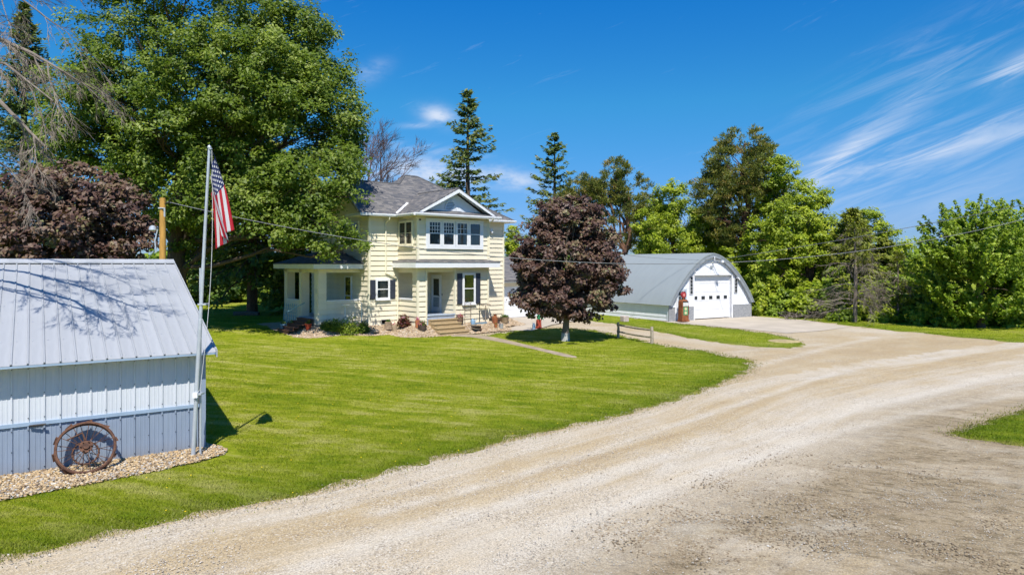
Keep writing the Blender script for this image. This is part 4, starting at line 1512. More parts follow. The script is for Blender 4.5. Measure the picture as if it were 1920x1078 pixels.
# ------------------------------------------------------------------ attached garage
def build_garage():
    G = empty('attached_garage', loc2w(HO, HR, 9.34, 3.7) + (0,), HR)
    tag(G, 'low garage with wide white door joined behind the farmhouse', 'garage')
    f = Frame(0, 0, 0)
    b = MB()
    b.box(0.02, 2.75, -0.15, 0, 0, 2.60, f).box(8.0, 9.6, -0.15, 0, 0, 2.6, f).box(2.75, 8.0, -0.15, 0, 2.22, 2.6, f)
    w = MB().box(0.02, 2.75, -0.15, 0, 0, 2.60, f).build('wall', cream, G)
    siding(w, f, 0.02, 2.75, 0, 2.6)
    MB().box(8.0, 9.6, -0.15, 0, 0, 2.6, f).build('wall', cream, G)
    MB().box(2.75, 8.0, -0.15, 0, 2.22, 2.6, f).build('header', cream, G)
    MB().box(0.02, 9.6, -6.3, -6.15, 0, 2.6, f).build('wall', cream, G)
    for k in range(4):
        MB().box(2.76, 7.99, -0.10, -0.05, 0.03 + k * 0.548, 0.03 + k * 0.548 + 0.538, f).build('door_section', white, G, bevel=0.01)
    MB().box(0.02, 9.9, 0.45, 0.50, 2.50, 2.66, f).build('fascia', white, G)
    MB().box(0.02, 9.9, 0.0, 0.449, 2.56, 2.60, f).build('soffit', white, G)
    slope('roof_slope', [(-0.0, -0.55, 2.68), (9.95, -0.55, 2.68), (9.95, 3.2, 4.35), (-0.0, 3.2, 4.35)], G, shingle)
    slope('roof_slope', [(-0.0, 3.2, 4.35), (9.95, 3.2, 4.35), (9.95, 6.9, 2.68), (-0.0, 6.9, 2.68)], G, shingle)


build_garage()


# ------------------------------------------------------------------ arched barn
PROF = [(-4.25, 1.06), (-3.95, 1.56), (-3.56, 2.10), (-2.85, 2.90), (-2.1, 3.57), (-1.4, 4.06), (-0.68, 4.40), (0, 4.56)]


def build_barn():
    B = empty('arched_barn', (BO[0], BO[1], 0), BR)
    tag(B, 'white barn with arched grey sheet roof and big overhead door', 'barn')
    cx = 4.15
    # fine profile
    pr = smooth_line(PROF, 0.16)
    prof = [(cx + x, z) for x, z in pr] + [(cx - x, z) for x, z in pr[-2::-1]]
    L0, L1 = -0.22, 13.2

    def inset(d):
        out = []
        for x, z in prof:
            dx, dz = x - cx, z - 0.6
            q = math.hypot(dx, dz)
            out.append((x - dx / q * d, z - dz / q * d))
        return out

    inn = inset(0.09)
    n = len(prof)
    b = MB()
    ys = [L0 + (L1 - L0) * k / 16 for k in range(17)]
    for y in ys:
        b.v += [(x, y, z) for x, z in prof] + [(x, y, z) for x, z in inn]
    for k in range(len(ys) - 1):
        o0, o1 = k * 2 * n, (k + 1) * 2 * n
        for i in range(n - 1):
            b.f.append((o0 + i, o1 + i, o1 + i + 1, o0 + i + 1))
            b.f.append((o0 + n + i, o0 + n + i + 1, o1 + n + i + 1, o1 + n + i))
        for i in (0, n - 1):
            b.f.append((o0 + i, o0 + n + i, o1 + n + i, o1 + i))
    for o in (0, (len(ys) - 1) * 2 * n):
        for i in range(n - 1):
            b.f.append((o + i, o + i + 1, o + n + i + 1, o + n + i))
    b.build('roof', barn_roof, B, smooth=True)
    # trim band round the front edge
    i2 = inset(0.30)
    tb = MB()
    for i in range(n - 1):
        (xa, za), (xb, zb_) = inset(0.095)[i], inset(0.095)[i + 1]
        (xc, zc), (xd, zd) = i2[i], i2[i + 1]
        for y in (L0 + 0.02, -0.02):
            tb.add([(xa, y, za), (xb, y, zb_), (xd, y, zd), (xc, y, zc)], [(0, 1, 2, 3)])
        tb.add([(xc, L0 + 0.02, zc), (xd, L0 + 0.02, zd), (xd, -0.02, zd), (xc, -0.02, zc)], [(0, 1, 2, 3)])
    tb.build('arch_trim', barn_edge, B)

    f = Frame(0, 0, 0)
    wp = inset(0.12)

    def zat(a):
        for (xa, za), (xb, zb_) in zip(wp[:-1], wp[1:]):
            if xa <= a <= xb:
                return za + (zb_ - za) * (a - xa) / max(xb - xa, 1e-6)
        return 0.95

    d0, d1, dz = 2.42, 6.18, 3.02

    def panel(name, a0, a1, zlo, mat, d0_=-0.12, d1_=0.0):
        xs = [a0 + (a1 - a0) * k / 10 for k in range(11)]
        poly = [(a0, zlo), (a1, zlo)] + [(x, zat(x)) for x in xs[::-1]]
        return MB().prism(poly, d0_, d1_, f).build(name, mat, B)

    panel('front_wall', 0.02, d0, 0.0, barn_white)
    panel('front_wall', d1, 8.28, 0.0, barn_white)
    panel('front_wall', d0, d1, dz, barn_white)
    # battens of the upright boards
    for k in range(34):
        a = 0.12 + k * 0.245
        if a > 8.2:
            break
        z0 = dz + 0.02 if d0 - 0.15 < a < d1 + 0.15 else 0.97
        if zat(a) - 0.25 > z0:
            MB().box(a, a + 0.02, 0.001, 0.010, z0, zat(a) - 0.22, f).build('batten', barn_white, B)
    # stone facing along the foot
    for a0, a1 in ((0.0, 0.55), (1.72, d0 - 0.1), (d1 + 0.12, 8.25)):
        MB().box(a0, a1, 0.002, 0.07, 0.0, 0.92, f).build('stone_facing', stone_wains, B)
        MB().box(a0, a1, 0.002, 0.09, 0.921, 0.96, f).build('ledge', barn_white, B)
    # overhead door in a deep opening
    jm = MB()
    jm.box(d0 - 0.10, d0, -0.30, 0.045, 0, dz + 0.1, f)
    jm.build('door_jamb', white, B)
    MB().box(d1, d1 + 0.10, -0.30, 0.045, 0, dz + 0.1, f).build('door_jamb', white, B)
    MB().box(d0, d1, -0.30, 0.02, dz, dz + 0.1, f).build('door_head', white, B)
    hs = dz / 5
    for k in range(5):
        s = MB().box(d0 + 0.002, d1 - 0.002, -0.28, -0.22, 0.05 + k * hs, 0.05 + (k + 1) * hs - 0.012, f).build('door_section', white, B, bevel=0.006)
        if k == 2:
            for q in range(5):
                c = d0 + (d1 - d0) * (q + 0.5) / 5 - 0.02
                p_ = MB().box(c - 0.20, c + 0.20, -0.222, -0.205, 1.33, 1.62, f).build('door_window', white, s)
                MB().box(c - 0.17, c + 0.17, -0.204, -0.200, 1.36, 1.59, f).build('door_pane', dark_int, s)
    # slit windows of glass block
    for a0 in (2.02, 6.50):
        w = MB().box(a0 - 0.06, a0 + 0.26, 0.012, 0.05, 1.75, 3.05 if a0 < 4 else 3.0, f).build('slit_window', mk('slit_frame', (0.55, 0.55, 0.56), 0.5) if 'slit_frame' not in MATS else MATS['slit_frame'], B)
        for k in range(5):
            MB().box(a0, a0 + 0.20, 0.052, 0.058, 1.80 + k * 0.235, 1.80 + k * 0.235 + 0.20, f).build('pane', dark_int, w)
    # small door with panes
    dr = MB().box(0.82, 1.66, 0.002, 0.045, 0.06, 2.12, f).build('side_door', mk('side_door_grey', (0.42, 0.47, 0.52), 0.5), B)
    for i in range(3):
        for k in range(3):
            MB().box(0.94 + i * 0.22, 0.94 + i * 0.22 + 0.17, 0.046, 0.052, 1.05 + k * 0.32, 1.05 + k * 0.32 + 0.27, f).build('pane', dark_int, dr)
    MB().box(0.72, 0.82, 0.002, 0.06, 0.05, 2.22, f).build('door_frame', barn_white, B)
    MB().box(1.66, 1.75, 0.002, 0.06, 0.05, 2.22, f).build('door_frame', barn_white, B)
    # low side wall with lap boards
    fl = Frame(0.10, 13.0, -90)
    w = MB().box(0, 13.0, -0.1, 0, 0, 1.25, fl).build('side_wall', barn_white, B)
    siding(w, fl, 0, 13.0, 0.02, 1.2, 0.24, barn_white, lip=0.03)
    MB().box(8.1, 8.2, 0, 13, 0, 1.2).build('side_wall', barn_white, B)
    panel('back_wall', 0.02, 8.28, 0.0, barn_white, -13.0, -12.9)
    # lamps and insulators at the peak
    lp = MB().tube([f(4.15, 0.02, 3.95), f(4.30, 0.35, 4.03), f(4.45, 0.60, 4.0)], 0.02).build('lamp_arm', galv, B)
    MB().lathe([(0.04, 0.1), (0.10, 0.06), (0.14, -0.06)], 10, f(4.48, 0.66, 3.96)).build('lamp_shade', galv, lp, True)
    MB().box(3.98, 4.18, 0.012, 0.06, 3.50, 3.68, f).build('lamp_box', galv, B)
    ins = MB().tube([f(4.15, 0.26, 4.30), f(4.15, 0.26, 4.02)], 0.03).build('insulator', white, B)
    for a in (2.3, 6.55):
        MB().tube([f(a, 0.03, zat(a) - 0.30), f(a + 0.06, 0.28, zat(a) - 0.36), f(a + 0.06, 0.36, zat(a) - 0.48)], 0.03).build('wall_lamp', white, B)
    return B


BARN = build_barn()


# ------------------------------------------------------------------ metal shed
def build_shed():
    K = empty('metal_shed', (SO[0], SO[1], 0), SR)
    tag(K, 'long steel shed with pale ribbed roof and blue grey lower walls', 'shed')
    f = Frame(0, 0, 0)
    P = 0.24
    ze, zj = 2.14, 0.93
    n = 36
    # frame behind the sheets
    MB().box(-n * P, -0.02, -0.10, -0.005, 0, ze - 0.02, f).build('wall_frame', metal_trim, K)

    def ribbed(s0, s1, z0, z1, d=0.0):
        """steel strip with one rib at its left edge and two shallow flutes"""
        w = s1 - s0
        prof = [(0, d), (0.012, d + 0.026), (0.034, d + 0.026), (0.046, d), (w * 0.45, d), (w * 0.47, d + 0.005), (w * 0.53, d + 0.005), (w * 0.55, d), (w * 0.75, d), (w * 0.77, d + 0.005), (w * 0.83, d + 0.005), (w * 0.85, d), (w, d)]
        k = len(prof)
        b = MB()
        vs = [f(s0 + s, q, z0) for s, q in prof] + [f(s0 + s, q, z1) for s, q in prof] + [f(s0 + s, q - 0.004, z0) for s, q in prof] + [f(s0 + s, q - 0.004, z1) for s, q in prof]
        fs = []
        for i in range(k - 1):
            fs.append((i, i + 1, k + i + 1, k + i))
            fs.append((2 * k + i, 3 * k + i, 3 * k + i + 1, 2 * k + i + 1))
            fs.append((i, 2 * k + i, 2 * k + i + 1, i + 1))
            fs.append((k + i, k + i + 1, 3 * k + i + 1, 3 * k + i))
        return b.add(vs, fs)

    up = ribbed(0, P, zj + 0.03, ze).mesh('wall_panel', metal_white)
    lo = ribbed(0, P, 0.04, zj - 0.03).mesh('lower_panel', metal_blue)
    # roof strip runs up the slope
    yE, zE, yR, zR = -0.35, 2.03, 4.9, 3.87
    sl = (zR - zE) / (yR - yE)
    prof = [(0, 0), (0.012, 0.026), (0.030, 0.026), (0.042, 0), (0.14, 0.0015), (P, 0)]

    def roof_strip(y0, z0, y1, z1, mat):
        b = MB()
        k = len(prof)
        for (y, z) in ((y0, z0), (y1, z1)):
            b.v += [(s, y, z + q) for s, q in prof]
        for (y, z) in ((y0, z0), (y1, z1)):
            b.v += [(s, y, z + q - 0.006) for s, q in prof]
        for i in range(k - 1):
            b.f += [(i, i + 1, k + i + 1, k + i), (2 * k + i, 3 * k + i, 3 * k + i + 1, 2 * k + i + 1), (i, 2 * k + i, 2 * k + i + 1, i + 1)]
        return b.mesh('roof_panel', mat)

    rf = roof_strip(yE, zE, yR, zR, metal_roof)
    rb = roof_strip(2 * yR - yE, zE, yR, zR, metal_roof)
    sc = MB().lathe([(0.012, 0), (0.012, 0.008), (0.006, 0.012)], 6).mesh('screw', galv)
    for i in range(n):
        x = -(i + 1) * P
        for me, nm in ((up, 'wall_panel'), (lo, 'lower_panel')):
            o = link(nm, me, K)
            o.location = (x, 0, 0)
    for i in range(-1, n):
        x = -(i + 1) * P
        for me in (rf, rb):
            o = link('roof_panel', me, K)
            o.location = (x, 0, 0)
    # screws in rows over the roof
    b = MB()
    for r_ in range(7):
        y = yE + 0.12 + r_ * (yR - yE - 0.3) / 6
        z = zE + (y - yE) * sl
        for i in range(-1, n):
            b.lathe([(0.013, 0.0), (0.013, 0.009), (0.006, 0.013)], 5, (-(i + 1) * P + 0.085, y, z))
    tag(b.build('roof_screws', galv, K), kind='stuff')
    b = MB()
    for z in (0.14, 0.46, 0.82, 1.04, 1.48, 1.92):
        for i in range(n):
            b.tube([f(-(i + 1) * P + 0.023, 0.026, z), f(-(i + 1) * P + 0.023, 0.036, z)], 0.009, 5)
    tag(b.build('wall_screws', black, K), kind='stuff')
    # trims
    MB().box(-n * P, 0.0, 0.004, 0.034, zj - 0.032, zj + 0.032, f).build('joint_trim', metal_trim, K)
    MB().box(-n * P, 0.0, -0.01, 0.02, 0.0, 0.05, f).build('base_trim', metal_trim, K)
    MB().box(-0.012, 0.10, -0.12, 0.036, 0.0, ze, f).build('corner_trim', metal_blue, K)
    MB().box(-n * P, 0.24, yE, yE + 0.02, zE - 0.045, zE - 0.008).build('eave_trim', metal_trim, K)
    b = MB()
    for y0, y1, z0, z1 in ((yE, yR, zE, zR), (2 * yR - yE, yR, zE, zR)):
        b.add([(0.235, y0, z0 - 0.10), (0.262, y0, z0 - 0.10), (0.262, y1, z1 - 0.10), (0.235, y1, z1 - 0.10), (0.235, y0, z0 + 0.036), (0.262, y0, z0 + 0.036), (0.262, y1, z1 + 0.036), (0.235, y1, z1 + 0.036)], [(0, 1, 2, 3), (4, 7, 6, 5), (0, 4, 5, 1), (1, 5, 6, 2), (2, 6, 7, 3), (3, 7, 4, 0)])
    b.build('rake_trim', metal_roof, K)
    w = 0.24
    b = MB()
    for sg in (-1, 1):
        b.add([(-n * P, yR, zR + 0.055), (0.255, yR, zR + 0.055), (0.255, yR + sg * w, zR + 0.05 - w * sl), (-n * P, yR + sg * w, zR + 0.05 - w * sl), (-n * P, yR + sg * w, zR + 0.03 - w * sl), (0.255, yR + sg * w, zR + 0.03 - w * sl)], [(0, 1, 2, 3), (3, 2, 5, 4)])
    b.build('ridge_cap', metal_roof, K)
    # soffit board and gable end
    MB().box(-n * P, 0.235, yE + 0.022, -0.04, 2.00, 2.02).build('soffit', metal_trim, K)
    g = Frame(0, 0, 90)
    MB().prism([(0.0, 0), (9.8, 0), (9.8, 2.13), (4.9, 3.83), (0.0, 2.13)], -0.08, 0.0, g).build('gable_wall', metal_white, K)
    # dark bracket at the left
    MB().tube([(-2.84, -0.05, 0.90), (-2.6, -0.10, 0.91)], 0.02).build('wall_hook', black, K)
    return K


SHED = build_shed()

# ------------------------------------------------------------------ steel wheel against the shed
def build_wheel():
    a, b0 = -2.0, -0.645
    x, y = loc2w(SO, SR, a, b0)
    W = empty('steel_wheel', (x, y, 0.03), SR)
    tag(W, 'rusty spoked iron tractor wheel leaning against the shed wall', 'wheel')
    Rw, tilt = 0.485, R(31)
    up = Vector((0, math.sin(tilt), math.cos(tilt)))
    ax = Vector((0, -math.cos(tilt), math.sin(tilt)))       # axle, towards the viewer
    rt = Vector((1, 0, 0))
    c = up * Rw

    def P(r, t, d=0.0):
        return c + (rt * math.cos(t) + up * math.sin(t)) * r + ax * d
    # rim: flat steel band
    n = 48
    b = MB()
    for k in range(n):
        t = 2 * math.pi * k / n
        for r, d in ((Rw, -0.085), (Rw, 0.07), (Rw - 0.022, 0.07), (Rw - 0.022, -0.085)):
            b.v.append(tuple(P(r, t, d)))
    for k in range(n):
        k2 = (k + 1) % n
        for i in range(4):
            b.f.append((k * 4 + i, k * 4 + (i + 1) % 4, k2 * 4 + (i + 1) % 4, k2 * 4 + i))
    b.build('rim', rust, W)
    # heavier front flange
    b = MB()
    b.tube([P(Rw - 0.025, 2 * math.pi * k / n, 0.06) for k in range(n + 1)], 0.024, 6, False)
    b.build('flange', rust, W)
    # lugs
    for k in range(10):
        t = 2 * math.pi * (k + 0.3) / 10
        m = MB()
        vs = []
        for dt, r, d in ((-0.10, Rw, 0.065), (0.10, Rw, -0.03), (0.13, Rw, -0.03), (-0.06, Rw, 0.065)):
            vs += [P(r - 0.004, t + dt, d), P(r + 0.035, t + dt, d)]
        m.add(vs, [(0, 2, 4, 6), (1, 7, 5, 3), (0, 1, 3, 2), (2, 3, 5, 4), (4, 5, 7, 6), (6, 7, 1, 0)])
        m.build('lug', rust, W)
    # spokes in two rows
    for k in range(22):
        t = 2 * math.pi * k / 22
        s = 1 if k % 2 else -1
        MB().tube([P(0.075, t + 0.2 * s, 0.10 * s), P(Rw - 0.02, t, 0.03 * s)], 0.0062, 6).build('spoke', rust, W)
    # hub
    b = MB()
    b.tube([P(0, 0, -0.14), P(0, 0, 0.15)], 0.055, 12)
    h = b.build('hub', rust, W, smooth=True)
    MB().tube([P(0, 0, 0.10), P(0, 0, 0.115)], 0.11, 18).build('hub_flange', rust, W)
    for k in range(6):
        t = 2 * math.pi * k / 6
        MB().tube([P(0.085, t, 0.125), P(0.085, t, 0.15)], 0.012, 6).build('hub_bolt', rust, h)
    # inner ring gear, hanging a little low
    cc = c
    ring = [cc + up * (-0.07) + (rt * math.cos(2 * math.pi * k / 40) + up * math.sin(2 * math.pi * k / 40)) * (0.20 + (0.012 if k % 2 else 0)) - ax * 0.04 for k in range(41)]
    MB().tube(ring, 0.016, 6, False).build('ring_gear', rust, W)
    MB().tube([P(0.12, 1.6, 0.1), P(0.27, 1.75, 0.1), P(0.33, 2.6, 0.08)], 0.016, 6).build('bracket', rust, W)


build_wheel()


# ------------------------------------------------------------------ flagpole and flag
FP = Vector((-6.23, 13.33, 0))
FT = Vector((-5.91, 13.33, 6.04))


def build_flagpole():
    E_ = empty('flagpole', FP)
    tag(E_, 'leaning galvanised flagpole at the corner of the shed', 'flagpole')
    d = FT - FP
    MB().tube([d * t for t in (0, 0.45, 0.451, 1.0)], [0.042, 0.04, 0.034, 0.026], 12).build('pole', galv, E_, smooth=True)
    MB().tube([(0.10, 0.10, 0), (0.10, 0.10, 3.72)], 0.022, 8).build('support_post', galv, E_)
    MB().lathe([(0.02, 0), (0.036, 0.02), (0.036, 0.05), (0.01, 0.08)], 10, d).build('truck_cap', galv, E_, True)
    MB().tube([d + Vector((0, -0.02, 0.0)), d + Vector((0.07, -0.05, 0.0))], 0.014).build('pulley', galv, E_)
    for z in (1.25, 3.0):
        q = d * (z / d.z)
        MB().box(q.x - 0.05, q.x + 0.11, -0.04, 0.12, z, z + 0.03).build('clamp', galv, E_)
    top = d + Vector((0.07, -0.05, -0.03))
    low = Vector((0.16, -0.04, 1.35))
    pts = [top.lerp(low, k / 12) + Vector((0.10 * math.sin(math.pi * k / 12), 0, 0)) for k in range(13)]
    MB().tube(pts, 0.006, 5).build('halyard', rope_m, E_)
    MB().tube([low, Vector((0.07, -0.03, 1.28)), Vector((0.06, -0.05, 1.15))], 0.008, 5).build('halyard', rope_m, E_)
    MB().box(0.03, 0.12, -0.08, -0.03, 1.20, 1.30).build('cleat', white, E_)


def flag_mat():
    m = bpy.data.materials.new('flag_print')
    m.use_nodes = True
    t = NT(m.node_tree)
    p = t.n['Principled BSDF']
    out = t.n['Material Output']
    sep = t.node('ShaderNodeSeparateXYZ')
    t.l.new(t.coord('UV'), sep.inputs[0])
    u, v = sep.outputs[0], sep.outputs[1]
    st = t.math('FLOOR', t.math('MULTIPLY', v, 13.0))
    odd = t.math('MODULO', st, 2.0)
    stripes = t.mix(odd, (0.44, 0.006, 0.020), (0.62, 0.62, 0.63))
    cu = t.math('MULTIPLY', u, 12 / 0.4)
    cv = t.math('MULTIPLY', t.math('SUBTRACT', v, 6 / 13), 10 * 13 / 7)
    ru, rv = t.math('ROUND', cu), t.math('ROUND', cv)
    even = t.math('LESS_THAN', t.math('MODULO', t.math('ADD', ru, rv), 2.0), 0.5)
    du, dv = t.math('SUBTRACT', cu, ru), t.math('SUBTRACT', cv, rv)
    rr = t.math('SQRT', t.math('ADD', t.math('MULTIPLY', du, du), t.math('MULTIPLY', dv, dv)))
    th = t.math('ARCTAN2', du, dv)
    lim = t.math('MULTIPLY_ADD', t.math('COSINE', t.math('MULTIPLY', th, 5.0)), 0.14, 0.36)
    star = t.math('MULTIPLY', even, t.math('LESS_THAN', rr, lim))
    inr = t.math('MULTIPLY', t.math('GREATER_THAN', cv, 0.5), t.math('MULTIPLY', t.math('LESS_THAN', cv, 9.5), t.math('MULTIPLY', t.math('GREATER_THAN', cu, 0.5), t.math('LESS_THAN', cu, 11.5))))
    star = t.math('MULTIPLY', star, inr)
    canton = t.mix(star, (0.010, 0.022, 0.105), (0.80, 0.80, 0.80))
    isc = t.math('MULTIPLY', t.math('LESS_THAN', u, 0.4), t.math('GREATER_THAN', v, 6 / 13))
    c = t.mix(isc, stripes, canton)
    t.l.new(c, p.inputs['Base Color'])
    p.inputs['Roughness'].default_value = 0.7
    tr = t.node('ShaderNodeBsdfTranslucent')
    t.l.new(c, tr.inputs[0])
    mx = t.node('ShaderNodeMixShader')
    mx.inputs[0].default_value = 0.25
    t.l.new(p.outputs[0], mx.inputs[1])
    t.l.new(tr.outputs[0], mx.inputs[2])
    t.l.new(mx.outputs[0], out.inputs[0])
    return m


def build_flag():
    me = bpy.data.meshes.new('flag')
    nu, nv = 48, 30
    V, F, UV = [], [], []
    top = Vector((0.085, -0.05, -0.08))
    for j in range(nv + 1):
        w = j / nv                      # 0 at the top edge of the flag
        for i in range(nu + 1):
            u = i / nu
            hoist = top + Vector((-0.02 * w, 0, -0.80 * w))
            # the fly drops almost straight down, the lower edge bunched against the pole
            ex = 0.35 * (1 - w) ** 1.1 + 0.16 * w
            ez = -1.50 * (1 - w) - 1.06 * w
            p = hoist + Vector((ex * u ** 0.9, 0, ez * u))
            fold = math.sin(w * 8.5 + 1.6 * u) * 0.085 * min(1, 2.2 * u + 0.35) + 0.035 * math.sin(w * 17 + 4 * u)
            p += Vector((0.055 * math.sin(w * 9 + 0.8 + 1.5 * u) * (0.3 + u), fold, 0.02 * math.sin(u * 6 + w * 5) * u))
            V.append(tuple(p))
    for j in range(nv):
        for i in range(nu):
            k = j * (nu + 1) + i
            F.append((k, k + 1, k + nu + 2, k + nu + 1))
    me.from_pydata(V, [], F)
    uv = me.uv_layers.new(name='UVMap')
    for lp in me.loops:
        j, i = divmod(lp.vertex_index, nu + 1)
        uv.data[lp.index].uv = (min(i / nu, 0.9999), min(max(1 - j / nv, 0), 0.9999))
    me.polygons.foreach_set('use_smooth', [True] * len(me.polygons))
    me.materials.append(flag_mat())
    o = link('flag', me)
    o.location = FT
    tag(o, 'striped red and white flag with starred blue corner hanging limp', 'flag')
    sm = o.modifiers.new('thickness', 'SOLIDIFY')
    sm.thickness = 0.003


build_flagpole()
build_flag()


# ------------------------------------------------------------------ utility pole and wires
UP = Vector((-12.28, 24.0, 0))
EPOLE = Vector((28.4, 30.7, 0))


def build_lines():
    E_ = empty('utility_pole', UP)
    tag(E_, 'yellow timber utility pole standing behind the shed', 'pole')
    MB().tube([(0, 0, -0.1), (0, 0, 3), (0, 0, 6.12)], [0.125, 0.115, 0.10], 12).build('post', pole_wood, E_, True)
    MB().tube([(0.12, -0.08, 5.9), (0.26, -0.1, 5.95), (0.34, -0.1, 6.1)], 0.02).build('bracket', black, E_)
    MB().tube([(-0.10, -0.09, 5.75), (0.13, -0.13, 5.75), (0.13, -0.13, 5.45)], 0.03).build('weatherhead', galv, E_)
    MB().tube([(-0.16, -0.05, 5.0), (-0.22, -0.1, 4.6), (-0.18, -0.1, 4.2)], 0.025).build('conduit', galv, E_)
    MB().lathe([(0.03, 0.1), (0.11, 0.05), (0.13, -0.06), (0.05, -0.1)], 10, (-0.30, -0.1, 5.05)).build('yard_light', galv, E_, True)
    E2 = empty('utility_pole', EPOLE)
    tag(E2, 'tall timber utility pole beyond the right edge of the yard', 'pole')
    MB().tube([(0, 0, -0.1), (0, 0, 7.8)], [0.15, 0.11], 12).build('post', pole_wood, E2, True)
    # long line across the yard
    def wire(name, label, pts, r):
        b = MB()
        b.tube(pts, r, 5)
        o = b.build(name, wire_m)
        tag(o, label, 'wire', 'overhead wires')
    p0 = UP + Vector((0.2, -0.1, 5.98))
    pts = []
    for k in range(49):
        t = 0.75 * k / 48
        x, y = -12.08 + 54.1 * t, 23.9 + 9.05 * t
        z = 3.80 + (21.0 if t > 0.33 else 20.0) * (t - 0.33) ** 2
        pts.append((x, y, z))
    wire('overhead_wire', 'long overhead wire sagging across the yard in front of the house', pts, 0.013)
    b0 = Vector(loc2w(BO, BR, 4.15, -0.46) + (4.1,))
    b1 = EPOLE + Vector((0, 0, 7.6))
    wire('overhead_wire', 'wire rising from the barn peak towards the trees on the right', [b0.lerp(b1, k / 24) + Vector((0, 0, -0.9 * (k / 24) * (1 - k / 24))) for k in range(25)], 0.016)
    h0 = Vector(loc2w(HO, HR, 9.5, -0.1) + (5.95,))
    wire('overhead_wire', 'short wire from the right house corner to the barn peak', [h0.lerp(b0, k / 20) + Vector((0, 0, -2.2 * (k / 20) * (1 - k / 20))) for k in range(21)], 0.013)
    g0 = UP + Vector((-0.05, 0, 4.6))
    g1 = UP + Vector((-2.3, 1.5, 2.6))
    wire('guy_wire', 'guy wire slanting down left from the yellow pole', [g0.lerp(g1, k / 6) for k in range(7)], 0.013)


build_lines()


# ------------------------------------------------------------------ fence by the drive
def build_fence():
    p0, p1 = Vector(gp(1159, 634) + (0,)), Vector(gp(1222, 645) + (0,))
    E_ = empty('split_rail_fence', p0)
    tag(E_, 'short weathered two-rail timber fence beside the drive', 'fence')
    d = p1 - p0
    for q, r in ((Vector((0, 0, 0)), 0.075), (d, 0.085)):
        MB().tube([q + Vector((0, 0, -0.05)), q + Vector((0.01, 0, 0.4)), q + Vector((0, 0.01, 0.82))], [r, r * 0.95, r * 0.85], 7).build('post', grey_wood, E_)
    for z in (0.32, 0.66):
        MB().tube([d * -0.03 + Vector((0, 0, z + 0.02)), d * 0.5 + Vector((0, 0, z - 0.01)), d * 1.03 + Vector((0, 0, z))], [0.045, 0.058, 0.045], 6).build('rail', grey_wood, E_)


build_fence()


# ------------------------------------------------------------------ old fuel pump by the barn
def build_pump():
    x, y = loc2w(BO, BR, 0.62, -0.75)
    E_ = empty('fuel_pump', (x, y, 0.05), BR - R(8))
    tag(E_, 'rusty antique fuel pump with red globe beside the barn', 'pump')
    b = MB()
    b.box(-0.30, 0.30, -0.25, 0.25, 0, 0.10)
    b.build('base', pump_rust, E_)
    vs = []
    for z, w, d in ((0.10, 0.27, 0.22), (1.30, 0.25, 0.21), (1.42, 0.17, 0.15)):
        vs += [(-w, -d, z), (w, -d, z), (w, d, z), (-w, d, z)]
    MB().add(vs, [(3, 2, 1, 0), (8, 9, 10, 11)] + [(i + 4 * k, (i + 1) % 4 + 4 * k, (i + 1) % 4 + 4 * k + 4, i + 4 * k + 4) for k in range(2) for i in range(4)]).build('cabinet', pump_rust, E_, bevel=0.02)
    MB().lathe([(0.06, 0), (0.06, 0.12)], 10, (0, 0, 1.42)).build('neck', pump_rust, E_)
    MB().tube([(0, -0.07, 1.72), (0, -0.05, 1.72), (0, 0.05, 1.72), (0, 0.07, 1.72)], [0.16, 0.20, 0.20, 0.16], 20).build('globe', pump_red, E_, True)
    MB().tube([(0, -0.075, 1.72), (0, -0.071, 1.72)], 0.10, 16).build('globe_face', mk('globe_face', (0.62, 0.20, 0.18), 0.4), E_)
    MB().box(-0.20, 0.20, -0.232, -0.222, 1.0, 1.24).build('dial_face', mk('dial_white', (0.62, 0.63, 0.60), 0.4), E_)
    MB().box(-0.22, 0.22, -0.24, -0.222, 1.25, 1.33).build('dial_hood', black, E_)
    MB().box(-0.18, 0.18, -0.236, -0.226, 0.42, 0.95).build('sign_plate', mk('sign_green', (0.10, 0.30, 0.14), 0.5), E_)
    for z in (0.82, 0.56):
        MB().tube([(0, -0.242, z), (0, -0.237, z)], 0.10, 14).build('sign_disc', mk('sign_cream', (0.62, 0.55, 0.30), 0.5) if 'sign_cream' not in MATS else MATS['sign_cream'], E_)
    MB().tube([(0.27, -0.05, 1.15), (0.36, -0.08, 1.0), (0.37, -0.1, 0.5), (0.30, -0.1, 0.28), (0.29, -0.1, 0.7)], 0.018).build('hose', black, E_, True)
    MB().tube([(-0.27, 0, 1.0), (-0.36, 0, 1.05), (-0.36, 0, 1.25)], 0.02).build('crank', pump_rust, E_)


build_pump()


# ------------------------------------------------------------------ leaves helper (used by plants and trees)
def leaf_quads(cen, nrm, ln, wd, tang=None):
    n = len(cen)
    if tang is None:
        tang = rng.normal(0, 1, (n, 3))
    t = tang - nrm * (tang * nrm).sum(1, keepdims=True)
    t = norm(t)
    b = np.cross(nrm, t)
    L = (ln if np.ndim(ln) else np.full(n, ln))[:, None] * 0.5
    W = (wd if np.ndim(wd) else np.full(n, wd))[:, None] * 0.5
    dip = nrm * L * 0.25
    V = np.stack([cen - t * L - dip, cen + b * W, cen + t * L - dip, cen - b * W], 1)
    return V.reshape(-1, 3)


